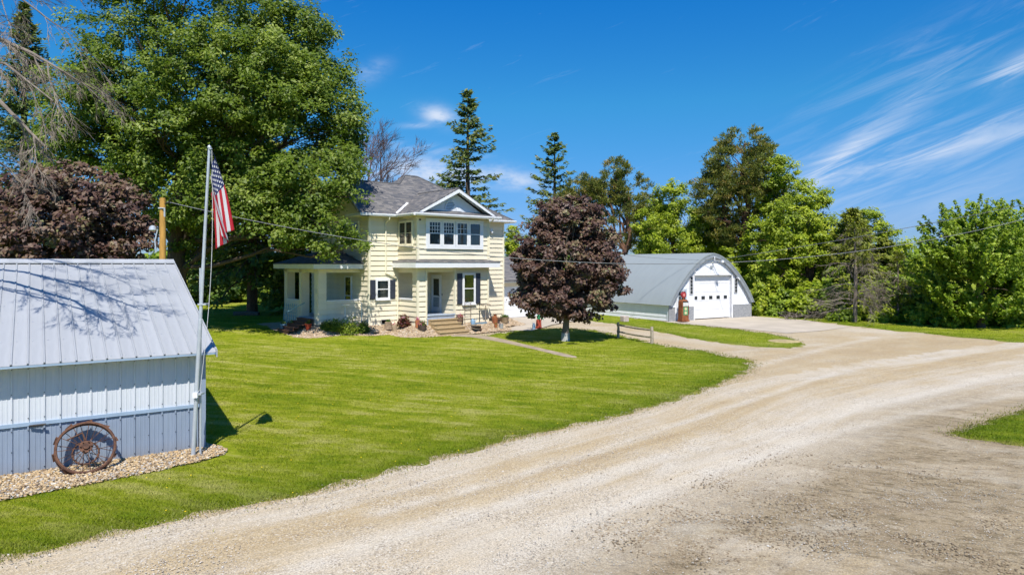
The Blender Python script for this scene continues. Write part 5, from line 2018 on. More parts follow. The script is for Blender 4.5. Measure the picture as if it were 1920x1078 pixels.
green_leaf = leaf_mat('garden_leaf', [(0.0, (0.03, 0.07, 0.008)), (0.5, (0.075, 0.15, 0.015)), (1.0, (0.17, 0.24, 0.035))])
hosta_leaf = leaf_mat('bright_leaf', [(0.0, (0.08, 0.14, 0.010)), (0.5, (0.19, 0.27, 0.02)), (1.0, (0.36, 0.40, 0.06))])
red_leaf = leaf_mat('red_leaf', [(0.0, (0.06, 0.012, 0.012)), (0.5, (0.16, 0.035, 0.03)), (0.8, (0.22, 0.12, 0.05)), (1.0, (0.12, 0.16, 0.04))])
flower_leaf = leaf_mat('flower_heads', [(0.0, (0.40, 0.02, 0.20)), (0.5, (0.55, 0.05, 0.30)), (0.75, (0.6, 0.45, 0.05)), (1.0, (0.08, 0.16, 0.03))], 0.2)


def leafy(name, cen, rad, n, ln, mat, parent, dome=True, wd=None):
    d = norm(rng.normal(0, 1, (n, 3)))
    if dome:
        d[:, 2] = np.abs(d[:, 2])
    r = rng.uniform(0.35, 1.0, n)[:, None]
    c = d * r * np.array(rad)[None] + np.array(cen)[None]
    nr = norm(d * 0.7 + rng.normal(0, 0.6, (n, 3)) + np.array([0, 0, 0.5]))
    V = leaf_quads(c, nr, rng.uniform(0.7, 1.3, n) * ln, rng.uniform(0.7, 1.2, n) * (wd or ln * 0.6))
    me = fast_mesh(name, V, 4, mat, {'tint': np.clip(rng.normal(0.5, 0.25, n), 0, 1)})
    return link(name, me, parent)


# ------------------------------------------------------------------ things set out along the house front
def hp(a, b):
    """place on the gravel bed: house coordinates to world"""
    x, y = loc2w(HO, HR, a, b)
    return (x, y, float(bed_z(a, b)[0][0]))


def px_house(px, b, z=None):
    """house a-coordinate seen at column px on the line b"""
    r = (px - 960) / 1280
    X0, Y0 = loc2w(HO, HR, 0, b)
    return (X0 - r * Y0) / (r * math.sin(HR) - math.cos(HR))


def build_garden():
    def at(px, b):
        return hp(px_house(px, b), b)

    # foundation shrubs left of the window
    for i, (px, b, rx, h, mat, lab) in enumerate((
            (656, -0.35, 0.72, 0.98, hosta_leaf, 'large rounded green shrub at the left corner of the house'),
            (628, 0.25, 0.58, 0.70, hosta_leaf, 'lower green shrub between the tall shrub and the porch steps'),
            (612, 0.45, 0.38, 0.50, green_leaf, 'clump of strappy green leaves below the porch corner'),
            (682, -0.6, 0.35, 0.62, green_leaf, 'small green shrub hugging the house corner board'))):
        p = at(px, b)
        e = empty('garden_shrub', p)
        tag(e, lab, 'shrub', 'shrubs along the house')
        MB().tube([(0, 0, -0.02), (0.03, 0.02, h * 0.5)], [0.025, 0.012], 5).build('stem', bark, e)
        leafy('foliage', (0, 0, 0.03), (rx, rx * 0.9, h), 900, 0.11 if i != 2 else 0.22, mat, e, wd=None if i != 2 else 0.03)
    # tree stump planter
    p = at(728, -0.65)
    e = empty('stump_planter', p, HR)
    tag(e, 'cut tree stump planter before the small basement window', 'planter')
    MB().lathe([(0.24, 0), (0.20, 0.12), (0.19, 0.38), (0.15, 0.40), (0.13, 0.35)], 11).build('stump', stump_m, e, True)
    leafy('plant', (0, 0, 0.38), (0.16, 0.16, 0.16), 120, 0.07, green_leaf, e)
    p = at(740, -0.95)
    e = empty('stump_planter', p, HR)
    tag(e, 'pale split log standing beside the stump', 'planter')
    MB().lathe([(0.13, 0), (0.12, 0.30), (0.10, 0.33)], 9).build('log', tan_pot, e, True)
    leafy('plant', (0, 0, 0.31), (0.12, 0.12, 0.2), 60, 0.06, flower_leaf, e)
    # flat stone
    p = at(702, -0.85)
    o = pebble_cloud('field_stone', np.array([[0, 0, 0.06]]), np.array([0.24]), rock_m, squash=0.45)
    o.location = p
    tag(o, 'flat brown field stone lying at the house corner', 'stone')
    # red leaved bush with a pale bloom
    p = at(757, -1.25)
    e = empty('red_bush', p)
    tag(e, 'red leaved bush with pale pink bloom beside the porch', 'bush')
    MB().tube([(0, 0, -0.02), (0, 0.02, 0.35)], [0.03, 0.015], 5).build('stem', bark, e)
    leafy('foliage', (0, 0, 0.05), (0.42, 0.40, 0.68), 700, 0.12, red_leaf, e)
    MB().lathe([(0.03, 0), (0.09, 0.03), (0.11, 0.07), (0.04, 0.08)], 9, (0.02, -0.30, 0.50)).build('bloom', petal_w, e, True)
    # flower pot with magenta flowers
    p = at(792, -2.55)
    e = empty('flower_tub', p)
    tag(e, 'dark tub of magenta and yellow flowers left of the front steps', 'planter')
    MB().lathe([(0.17, 0), (0.23, 0.20), (0.24, 0.27), (0.21, 0.27), (0.19, 0.22)], 14).build('tub', dark_pot, e, True)
    leafy('foliage', (0, 0, 0.24), (0.26, 0.26, 0.32), 260, 0.08, green_leaf, e)
    leafy('flowers', (-0.06, -0.08, 0.28), (0.22, 0.22, 0.22), 90, 0.08, flower_leaf, e)
    p = at(783, -2.2)
    e = empty('flower_tub', p)
    tag(e, 'rusty can of purple flowers tucked against the porch post', 'planter')
    MB().lathe([(0.12, 0), (0.13, 0.40), (0.11, 0.40)], 12).build('can', clay, e, True)
    leafy('flowers', (0, 0, 0.38), (0.16, 0.16, 0.22), 110, 0.06, flower_leaf, e)
    # barrel beside the steps
    x, y = loc2w(HO, HR, 4.36, -2.25)
    e = empty('half_barrel', (x, y, 0.46))
    tag(e, 'half barrel planter with pale flowers right of the front steps', 'planter')
    MB().lathe([(0.15, 0), (0.20, 0.16), (0.21, 0.34), (0.18, 0.50), (0.15, 0.49)], 12).build('staves', barrel_m, e, True)
    MB().lathe([(0.208, 0.12), (0.215, 0.12), (0.218, 0.16), (0.212, 0.16)], 12).build('hoop', black, e)
    leafy('foliage', (0.05, -0.05, 0.42), (0.2, 0.2, 0.2), 150, 0.07, flower_leaf, e)
    MB().box(-0.2, 0.2, -0.2, 0.2, -0.30, -0.002).build('stand', grey_wood, e)
    # wire trellis stakes
    a0 = 4.75
    x, y = loc2w(HO, HR, a0, -2.2)
    e = empty('garden_trellis', (x, y, hp(a0, -2.2)[2]), HR)
    tag(e, 'thin iron trellis with curled top against the house front', 'trellis')
    for s in (0.0, 0.42):
        MB().tube([(s, 0, 0), (s, 0, 1.25)], 0.014, 5).build('stake', rust, e)
    for z in (0.4, 0.75, 1.1):
        MB().tube([(0, 0, z), (0.42, 0, z)], 0.009, 5).build('crossbar', rust, e)
    MB().tube([(0.21 + 0.18 * math.cos(t), 0, 1.25 + 0.18 * math.sin(t)) for t in np.linspace(0, math.pi, 13)], 0.009, 5).build('arch', rust, e)
    a0 = 5.72
    x, y = loc2w(HO, HR, a0, -2.3)
    e = empty('garden_stake', (x, y, hp(a0, -2.3)[2] - 0.05), HR)
    tag(e, 'dark iron stake with knob between the trellis and bird feeder', 'stake')
    MB().tube([(0, 0, 0), (0, 0, 1.2)], 0.018, 6).build('shaft', black, e)
    MB().lathe([(0.01, 0), (0.04, 0.04), (0.04, 0.08), (0.01, 0.13)], 8, (0, 0, 1.2)).build('knob', black, e, True)
    a0 = 6.15
    x, y = loc2w(HO, HR, a0, -2.3)
    e = empty('bird_feeder', (x, y, hp(a0, -2.3)[2] - 0.05), HR)
    tag(e, 'flat topped bird feeder on a post by the right window', 'bird feeder')
    MB().tube([(0, 0, 0), (0, 0, 1.05)], 0.022, 6).build('post', grey_wood, e)
    MB().box(-0.26, 0.26, -0.16, 0.16, 1.05, 1.09).build('tray', grey_wood, e)
    MB().box(-0.24, -0.21, -0.15, 0.15, 1.091, 1.14).build('rim', grey_wood, e)
    MB().box(0.21, 0.24, -0.15, 0.15, 1.091, 1.14).build('rim', grey_wood, e)
    # blue watering can
    x, y = loc2w(HO, HR, 5.05, -2.55)
    e = empty('watering_can', (x, y, hp(5.05, -2.55)[2] + 0.12), HR)
    tag(e, 'pale blue watering can under the trellis', 'watering can')
    MB().lathe([(0.11, 0), (0.11, 0.22), (0.07, 0.27), (0.06, 0.29)], 12).build('body', blue_can, e, True)
    MB().tube([(0.09, 0, 0.06), (0.22, 0, 0.24), (0.25, 0, 0.27)], [0.025, 0.018, 0.03], 6).build('spout', blue_can, e)
    MB().tube([(-0.10, 0, 0.05), (-0.18, 0, 0.16), (-0.08, 0, 0.30), (0, 0, 0.30)], 0.012, 6).build('handle', blue_can, e)
    MB().box(-0.14, 0.14, -0.14, 0.14, -0.2, -0.003).build('plinth', rock_m, e)
    # toy wheelbarrow
    x, y = loc2w(HO, HR, 4.85, -3.1)
    e = empty('wheelbarrow_planter', (x, y, hp(4.85, -3.1)[2] + 0.02), HR)
    tag(e, 'little black wheelbarrow planter at the foot of the steps', 'wheelbarrow')
    vs = [(-0.16, -0.12, 0.14), (0.16, -0.10, 0.14), (0.16, 0.10, 0.14), (-0.16, 0.12, 0.14), (-0.24, -0.18, 0.30), (0.26, -0.16, 0.28), (0.26, 0.16, 0.28), (-0.24, 0.18, 0.30)]
    MB().add(vs, [(3, 2, 1, 0), (0, 1, 5, 4), (1, 2, 6, 5), (2, 3, 7, 6), (3, 0, 4, 7), (4, 5, 6, 7)]).build('tray', black, e)
    MB().tube([(0.30, -0.02, 0.09), (0.30, 0.02, 0.09)], 0.09, 14).build('wheel', rust, e)
    for s in (-1, 1):
        MB().tube([(0.30, 0.05 * s, 0.09), (-0.15, 0.14 * s, 0.15), (-0.50, 0.17 * s, 0.26)], 0.014, 5).build('handle', grey_wood, e)
        MB().tube([(-0.12, 0.13 * s, 0.15), (-0.16, 0.14 * s, 0.0)], 0.014, 5).build('leg', black, e)
    # blue window well
    x, y = loc2w(HO, HR, 5.7, -2.35)
    e = MB()
    e.box(-0.5, 0.5, -0.03, 0.03, -0.1, 0.10)
    o = e.build('window_well', mk('window_well_blue', (0.16, 0.27, 0.36), 0.6))
    o.location = (x, y, hp(5.7, -2.35)[2])
    o.rotation_euler = (0, 0, HR)
    tag(o, 'low blue metal window well board under the front window', 'window well')
    # rusty milk can and tin bucket
    x, y = loc2w(HO, HR, 6.75, -2.4)
    e = empty('milk_can', (x, y, hp(6.75, -2.4)[2]))
    tag(e, 'rusty orange milk can near the right end of the front wall', 'milk can')
    MB().lathe([(0.15, 0), (0.16, 0.32), (0.10, 0.42), (0.09, 0.50), (0.13, 0.54)], 14).build('body', pump_rust, e, True)
    MB().tube([(0.13, 0, 0.34), (0.20, 0, 0.40), (0.12, 0, 0.47)], 0.012, 5).build('handle', pump_rust, e)
    MB().tube([(-0.13, 0, 0.34), (-0.20, 0, 0.40), (-0.12, 0, 0.47)], 0.012, 5).build('handle', pump_rust, e)
    x, y = loc2w(HO, HR, 6.75, -2.95)
    e = empty('tin_bucket', (x, y, hp(6.75, -2.95)[2]))
    tag(e, 'small bright tin bucket in front of the milk can', 'bucket')
    MB().lathe([(0.10, 0), (0.14, 0.24), (0.13, 0.24), (0.10, 0.03)], 14).build('body', silver, e, True)
    MB().tube([(0.135 * math.cos(t), 0, 0.23 + 0.10 * math.sin(t)) for t in np.linspace(0, math.pi, 9)], 0.006, 4).build('handle', silver, e)
    x, y = loc2w(HO, HR, 6.45, -2.85)
    e = empty('clay_pot', (x, y, hp(6.45, -2.85)[2]))
    tag(e, 'small clay pot left of the tin bucket', 'pot')
    MB().lathe([(0.07, 0), (0.10, 0.16), (0.115, 0.16), (0.115, 0.20), (0.09, 0.20)], 12).build('pot', clay, e, True)
    leafy('plant', (0, 0, 0.18), (0.10, 0.10, 0.12), 50, 0.05, green_leaf, e)
    # dark planter tubs near the corner
    x, y = loc2w(HO, HR, 7.75, -1.05)
    e = empty('wooden_tub', (x, y, hp(7.75, -1.05)[2]), HR)
    tag(e, 'big dark square wooden tub by the right house corner', 'planter')
    vs = []
    for z, w in ((0, 0.26), (0.46, 0.32)):
        vs += [(-w, -w * 0.8, z), (w, -w * 0.8, z), (w, w * 0.8, z), (-w, w * 0.8, z)]
    MB().add(vs, [(3, 2, 1, 0), (4, 5, 6, 7)] + [(i, (i + 1) % 4, (i + 1) % 4 + 4, i + 4) for i in range(4)]).build('box', dark_pot, e)
    for z in (0.08, 0.36):
        MB().box(-0.335, 0.335, -0.27, -0.262, z, z + 0.05).build('band', dark_wood, e)
    leafy('plant', (0, 0, 0.45), (0.22, 0.2, 0.14), 110, 0.06, red_leaf, e)
    x, y = loc2w(HO, HR, 8.75, -0.85)
    e = empty('clay_bowl', (x, y, hp(8.75, -0.85)[2]))
    tag(e, 'wide tan pot of green plants at the far house corner', 'planter')
    MB().lathe([(0.20, 0), (0.27, 0.30), (0.30, 0.36), (0.27, 0.36), (0.22, 0.30)], 14).build('pot', tan_pot, e, True)
    leafy('plant', (0, 0, 0.33), (0.28, 0.28, 0.2), 200, 0.09, green_leaf, e)
    # white posts with feeder in the shrub bed
    for i, (px, b, h, lab) in enumerate(((647, 0.35, 1.25, 'pale bird bath post rising from the porch shrubs'), (678, -0.3, 1.45, 'white hook post at the house corner shrub'))):
        p = at(px, b)
        e = empty('garden_post', p)
        tag(e, lab, 'post')
        MB().tube([(0, 0, 0), (0, 0, h)], 0.03 if i == 0 else 0.025, 7).build('shaft', white, e)
        if i == 0:
            MB().lathe([(0.03, 0), (0.20, 0.05), (0.22, 0.09), (0.19, 0.08)], 12, (0, 0, h - 0.02)).build('bowl', white, e, True)
        else:
            MB().tube([(0, 0, h), (0, -0.05, h + 0.1), (0, -0.2, h + 0.1), (0, -0.22, h)], 0.014, 5).build('hook', white, e)
    # pots on the left porch steps
    for nm, a, b, z, mat, lab in (('red_pot', -2.95, 1.05, None, red_paint, 'red pot at the near end of the brown porch steps'),
                                  ('blue_pot', -3.5, 2.95, None, blue_can, 'blue glazed pot at the far end of the porch steps'),
                                  ('orange_pot', -3.15, 2.75, None, clay, 'orange clay pot beside the blue pot')):
        x, y, zz = hp(a, b)
        e = empty(nm, (x, y, zz))
        tag(e, lab, 'pot')
        MB().lathe([(0.12, 0), (0.17, 0.26), (0.19, 0.28), (0.19, 0.33), (0.15, 0.33)], 12).build('pot', mat, e, True)
        leafy('plant', (0, 0, 0.3), (0.18, 0.18, 0.25), 110, 0.08, green_leaf, e)
    # tall red churn under the maple, by the garage drive
    x, y = gp(1010, 617)
    e = empty('hand_pump', (x, y, 0.04))
    tag(e, 'red and green old well pump on the drive behind the maple', 'pump')
    MB().lathe([(0.19, 0), (0.17, 0.10), (0.15, 0.45), (0.13, 0.52)], 12).build('barrel', red_paint, e, True)
    MB().lathe([(0.07, 0.52), (0.10, 0.60), (0.11, 0.74), (0.05, 0.80)], 10).build('head', green_paint, e, True)
    MB().tube([(0.10, -0.02, 0.66), (0.22, -0.05, 0.64), (0.24, -0.05, 0.55)], 0.03, 6).build('spout', green_paint, e)
    MB().tube([(0, 0, 0.78), (0.18, 0.02, 0.85), (0.30, 0.03, 0.45)], 0.018, 6).build('handle', silver, e)
    x, y = gp(1001, 618)
    e = empty('tin_can', (x, y, 0.04))
    tag(e, 'dented blue grey can standing left of the red well pump', 'can')
    MB().lathe([(0.09, 0), (0.09, 0.24), (0.05, 0.30), (0.05, 0.33)], 12).build('body', blue_can, e, True)
    MB().tube([(-0.05, 0, 0.3), (-0.11, 0, 0.36), (0.05, 0, 0.36)], 0.01, 5).build('handle', blue_can, e)
    # block beside the barn
    x, y = gp(1171, 604)
    o = MB().box(-0.22, 0.22, -0.2, 0.2, 0, 0.38).build('stone_block', pink_block, None, bevel=0.03)
    o.location = (x, y, 0.03)
    o.rotation_euler = (0, 0, 0.5)
    tag(o, 'pale square stone block on the grass before the barn side', 'block')
    # ring of edging logs at the conifer's foot
    x, y = gp(462, 592, 0.35)
    e = MB()
    e.tube([(-0.85, 0, 0.12), (0, 0.05, 0.14), (0.85, -0.02, 0.12)], [0.15, 0.17, 0.14], 8)
    o = e.build('fallen_log', bark_grey, None, True)
    o.location = (x, y, 0.36)
    tag(o, 'grey log lying on the lawn before the tall conifer', 'log')
    # yellowed disc of dry grass over a buried lid
    x, y = gp(1470, 641)
    o = MB().lathe([(0.75, 0), (0.70, 0.03), (0.3, 0.045)], 18).build('cistern_lid', mk('dry_lid', (0.36, 0.29, 0.14), 0.95, 0.25, 5), None, True)
    o.location = (x, y, 0.03)
    tag(o, 'tan round lid with dry grass in the tongue of lawn', 'lid')


build_garden()

# ------------------------------------------------------------------ trees
oak_leaf = leaf_mat('oak_leaf', [(0.0, (0.060, 0.105, 0.010)), (0.40, (0.125, 0.190, 0.015)), (0.75, (0.185, 0.25, 0.026)), (1.0, (0.34, 0.40, 0.085))], 0.42)
purple_leaf = leaf_mat('purple_leaf', [(0.0, (0.036, 0.016, 0.015)), (0.40, (0.105, 0.055, 0.042)), (0.70, (0.175, 0.108, 0.070)), (0.90, (0.21, 0.165, 0.085)), (1.0, (0.18, 0.19, 0.075))], 0.25, spec=0.35)
bright_leaf = leaf_mat('bright_green_leaf', [(0.0, (0.11, 0.165, 0.009)), (0.5, (0.29, 0.37, 0.016)), (1.0, (0.48, 0.52, 0.05))], 0.42)
mid_leaf = leaf_mat('mid_green_leaf', [(0.0, (0.09, 0.15, 0.010)), (0.5, (0.225, 0.32, 0.020)), (1.0, (0.40, 0.48, 0.06))], 0.42)
spruce_leaf = leaf_mat('spruce_needles', [(0.0, (0.035, 0.068, 0.019)), (0.5, (0.098, 0.149, 0.030)), (0.8, (0.204, 0.209, 0.036)), (1.0, (0.281, 0.189, 0.049))], 0.2)
pine_leaf = leaf_mat('pine_needles', [(0.0, (0.065, 0.09, 0.02)), (0.5, (0.175, 0.205, 0.04)), (0.8, (0.29, 0.27, 0.055)), (1.0, (0.36, 0.25, 0.08))], 0.25)
yew_leaf = leaf_mat('yellowgreen_needles', [(0.0, (0.063, 0.088, 0.010)), (0.5, (0.176, 0.209, 0.018)), (1.0, (0.351, 0.351, 0.049))], 0.25)


TO_SUN = -np.array(LIGHT)          # leaves turn their faces to the light


def lobe_px(px, py, rx, ry, Y, depth=None):
    """crown lobe from its place and size in the photograph at distance Y"""
    k = Y / 1280
    return ((px - 960) * k, Y, CAM_H + (495 - py) * k, rx * k, (depth if depth else (rx + ry) / 2 * k), ry * k)


def sample_clumps(lobes, dens, gap=0.0, gscale=0.45, seed=0.0, core=0.45):
    out, own = [], []
    for i, (x, y, z, rx, ry, rz) in enumerate(lobes):
        area = 4 * math.pi * ((rx * ry) ** 1.6 / 3 + (rx * rz) ** 1.6 / 3 + (ry * rz) ** 1.6 / 3) ** (1 / 1.6)
        n = max(6, int(area * dens))
        d = norm(rng.normal(0, 1, (n, 3)))
        r = (core + (1 - core) * rng.uniform(0, 1, n) ** 0.45) * np.clip(rng.normal(1.0, 0.10, n), 0.8, 1.14)
        p = d * r[:, None] * np.array([rx, ry, rz])[None] + np.array([x, y, z])[None]
        out.append(p)
        own.append(np.full(n, i))
    P = np.concatenate(out)
    O = np.concatenate(own)
    if gap > -1:
        nz = np.array([mnoise.noise(Vector((p[0] * gscale, p[1] * gscale, p[2] * gscale + seed))) for p in P])
        m = nz > gap + rng.uniform(-0.15, 0.15, len(P))
        P, O = P[m], O[m]
    return P, O


def crown_mesh(name, P, cr, per, ln, wd, mat, parent, base, mode='leaf', flat=0.65, mids=None, light=0.0):
    """leaves spread through clumps P; light shifts the tint"""
    K = len(P)
    n = K * per
    c = np.repeat(P, per, 0)
    ctr = np.repeat((mids if mids is not None else np.repeat(P.mean(0)[None], K, 0)), per, 0)
    off = rng.normal(0, 1, (n, 3))
    off = norm(off) * (rng.uniform(0, 1, n) ** 0.5)[:, None]
    size = np.repeat(rng.uniform(0.7, 1.3, K), per)[:, None] * cr
    out = norm(c - ctr)
    if mode == 'shoot':
        ax = norm(out * np.array([1, 1, 0.5]) + np.array([0, 0, 0.75]) + np.repeat(rng.normal(0, 0.25, (K, 3)), per, 0))
        s = rng.uniform(-0.9, 1.0, n)[:, None]
        pos = c + ax * s * size * 1.25 + off * size * 0.36 * (1.15 - np.abs(s) * 0.6)
        nr = norm(off * 0.6 + rng.normal(0, 0.4, (n, 3)) + TO_SUN * 0.85)
        V = leaf_quads(pos, nr, rng.uniform(0.7, 1.3, n) * ln, rng.uniform(0.7, 1.2, n) * wd)
    elif mode == 'needle':
        pos = c + off * size * np.array([1, 1, flat])
        axis = norm(off + out * 0.3 + np.array([0, 0, 0.45]) + rng.normal(0, 0.25, (n, 3)))
        nr = rng.normal(0, 0.6, (n, 3)) + TO_SUN * 0.6 + off * 0.5
        nr = norm(nr - axis * (nr * axis).sum(1, keepdims=True))
        V = leaf_quads(pos, nr, rng.uniform(0.7, 1.3, n) * ln, rng.uniform(0.7, 1.2, n) * wd, axis)
    else:
        pos = c + off * size * np.array([1, 1, flat])
        nr = norm(off * 0.55 + out * 0.25 + rng.normal(0, 0.38, (n, 3)) + TO_SUN * 0.85)
        V = leaf_quads(pos, nr, np.exp(rng.normal(0, 0.32, n)) * ln, np.exp(rng.normal(0, 0.28, n)) * wd)
    tint = np.clip(np.repeat(rng.normal(0.48 + light, 0.19, K), per) + rng.normal(0, 0.18, n), 0, 1)
    V = V - np.asarray(base)[None]
    me = fast_mesh(name, V, 4, mat, {'tint': tint})
    return link(name, me, parent)


def wiggle(p, q, k, amp):
    p, q = Vector(p), Vector(q)
    L = (q - p).length
    out = [p]
    for i in range(1, k):
        t = i / k
        out.append(p.lerp(q, t) + Vector((random.uniform(-1, 1), random.uniform(-1, 1), random.uniform(-0.5, 0.8))) * amp * L * math.sin(math.pi * t))
    out.append(q)
    return out


def broadleaf(name, label, cat, base, lobes, tr, trunk_top, leaf, dens, cr, per, ln, wd, group=None, gap=-0.12, mode='leaf', barkm=None, seed=1.0, twigs=8, light=0.0, white_foot=None, gscale=0.45, flat=0.65, thin=1.0):
    """tree with a tapering trunk, limbs to every lobe, twigs, and leaf clumps"""
    base = Vector(base)
    E_ = empty(name, base)
    tag(E_, label, cat, group)
    barkm = barkm or bark
    P, O = sample_clumps(lobes, dens, gap, gscale, seed)
    L = np.array(lobes)
    mids = L[O][:, :3].copy()
    top = Vector(trunk_top) - base
    w = MB()
    tp = wiggle((0, 0, -0.1), top, 5, 0.05)
    w.tube(tp, [tr * 1.25, tr, tr * 0.9, tr * 0.8, tr * 0.68, tr * 0.5], 10)
    # roots flare
    limbs = []
    for i, l in enumerate(lobes):
        c = Vector(l[:3]) - base
        t = max(0.35, min(1.0, 0.35 + 0.65 * random.random()))
        s = tp[0].lerp(top, t)
        if s.z > c.z - 0.3:
            s = tp[0].lerp(top, max(0.3, min(1.0, (c.z - 0.8) / max(top.z, 0.1))))
        ll = wiggle(s, c, 5, 0.07)
        r0 = max(0.03, tr * 0.55 * thin * min(1, l[3] / 2.5 + 0.2))
        w.tube(ll, [r0, r0 * 0.85, r0 * 0.7, r0 * 0.5, r0 * 0.38, r0 * 0.25], 6, False)
        idx = np.nonzero(O == i)[0]
        if len(idx):
            for q in rng.choice(idx, min(len(idx), twigs), False):
                e = Vector(P[q]) - base
                st = ll[random.choice((2, 3, 4, 5))]
                w.tube(wiggle(st, e, 3, 0.10), [r0 * 0.28, r0 * 0.2, r0 * 0.12, 0.008], 4, False)
    w.build('trunk', barkm, E_, True)
    if white_foot:
        MB().tube([tp[0], tp[0].lerp(tp[1], white_foot / max(tp[1].z, 0.1))], [tr * 1.32 + 0.012, tr * 1.12 + 0.012], 10, False).build('limewashed_foot', limewash, E_, True)
    crown_mesh('crown', P, cr, per, ln, wd, leaf, E_, base, mode, flat, mids, light)
    return E_


def spruce(name, label, base, h, rad, z0, leaf, group=None, step=0.42, nb=6, per=46, ln=0.34, wd=0.13, droop=0.35, barkm=None, bare_below=0.0, irregular=0.25, seed=0, power=0.8, keep=1.0, tr=None):
    base = Vector(base)
    E_ = empty(name, base)
    tag(E_, label, 'tree', group)
    rr = random.Random(seed + 3)
    w = MB()
    tr = tr or 0.018 * h + 0.05
    w.tube([(0, 0, -0.1), (0, 0, h * 0.5), (0, 0, h)], [tr, tr * 0.55, 0.015], 8)
    C_, T_, N_, S_ = [], [], [], []
    z = z0
    while z < h - 0.15:
        t = (z - z0) / (h - z0)
        Lm = rad * (1 - t) ** power + 0.12
        for k in range(nb):
            if rr.random() > keep:
                continue
            a = rr.uniform(0, 2 * math.pi)
            Lb = Lm * rr.uniform(1 - irregular * 1.6, 1 + irregular)
            rise = 0.30 * t + 0.05
            dirv = Vector((math.cos(a), math.sin(a), 0))
            pts = []
            for q in range(5):
                s = q / 4
                pts.append(Vector((0, 0, z + rr.uniform(-0.05, 0.05))) + dirv * Lb * s + Vector((0, 0, Lb * (rise * s - droop * (1 - t * 0.7) * s * s + 0.18 * s ** 4))))
            r0 = max(0.010, 0.012 * Lb)
            w.tube(pts, [r0, r0 * 0.8, r0 * 0.6, r0 * 0.4, 0.005], 4, False)
            if z < bare_below:
                continue
            m = int(per * (0.35 + Lb / max(rad, 0.1)))
            s = rng.uniform(0.12, 1.0, m) ** 0.8
            f = s * 4
            i0 = np.minimum(f.astype(int), 3)
            fr = (f - i0)[:, None]
            A_ = np.array([tuple(p) for p in pts])
            p = A_[i0] * (1 - fr) + A_[i0 + 1] * fr
            sidev = np.array([-dirv.y, dirv.x, 0.0])
            spread = (0.30 + 0.22 * Lb * (1 - s) * 0.8)[:, None] * min(1.0, Lb)
            sd_ = rng.uniform(-1, 1, m)[:, None]
            p = p + sidev[None] * sd_ * spread + np.stack([np.zeros(m), np.zeros(m), rng.uniform(-0.26, 0.05, m)], 1)
            ax = norm(np.array(dirv)[None] * 0.8 + sidev[None] * sd_ * 0.7 + rng.normal(0, 0.25, (m, 3)) + np.array([0, 0, -0.25 + 0.2 * t]))
            nr = norm(TO_SUN[None] + rng.normal(0, 0.45, (m, 3)))
            C_.append(p)
            T_.append(ax)
            N_.append(nr)
            S_.append(np.clip(rng.normal(0.42 + rr.uniform(-0.14, 0.14) + 0.22 * (s - 0.5), 0.16, m), 0, 1))
        z += step * (0.75 + 0.5 * rr.random()) * (0.6 + 0.4 * (1 - t))
    w.build('trunk', barkm or bark, E_, False)
    if C_:
        c, a, nr, s = np.concatenate(C_), np.concatenate(T_), np.concatenate(N_), np.concatenate(S_)
        n = len(c)
        V = leaf_quads(c, nr, rng.uniform(0.7, 1.3, n) * ln, rng.uniform(0.7, 1.3, n) * wd, a)
        link('crown', fast_mesh('crown', V, 4, leaf, {'tint': s}), E_)
    return E_


def branch(w, p, d, L, r, depth, rr, grav, tips=None, spread=0.7, nk=(3, 5), rmin=0.0045):
    """one bare branch and, recursively, what grows from it"""
    k = 5
    pts = [Vector(p)]
    d = Vector(d).normalized()
    for i in range(k):
        d = (d + Vector((rr.uniform(-1, 1), rr.uniform(-1, 1), rr.uniform(-1, 1))) * 0.17 + Vector((0, 0, grav))).normalized()
        pts.append(pts[-1] + d * L / k)
    w.tube(pts, [r * (1 - 0.14 * i) for i in range(k + 1)], 5 if depth > 2 else 3, False)
    if depth <= 0:
        return
    for i in range(rr.randint(*nk) + (1 if depth < 3 else 0)):
        t = rr.uniform(0.25, 1.0)
        j = min(int(t * k), k - 1)
        q = pts[j].lerp(pts[j + 1], t * k - j)
        dd = (pts[j + 1] - pts[j]).normalized()
        side = dd.orthogonal().normalized()
        side.rotate(Matrix.Rotation(rr.uniform(0, 2 * math.pi), 3, dd))
        nd = (dd + side * rr.uniform(0.45, 1.0) * spread).normalized()
        branch(w, q, nd, L * rr.uniform(0.45, 0.70), max(r * 0.50, rmin), depth - 1, rr, grav, tips, spread, nk, rmin)


def X(px, Y):
    return (px - 960) / 1280 * Y


def Zp(py, Y):
    return CAM_H + (495 - py) / 1280 * Y


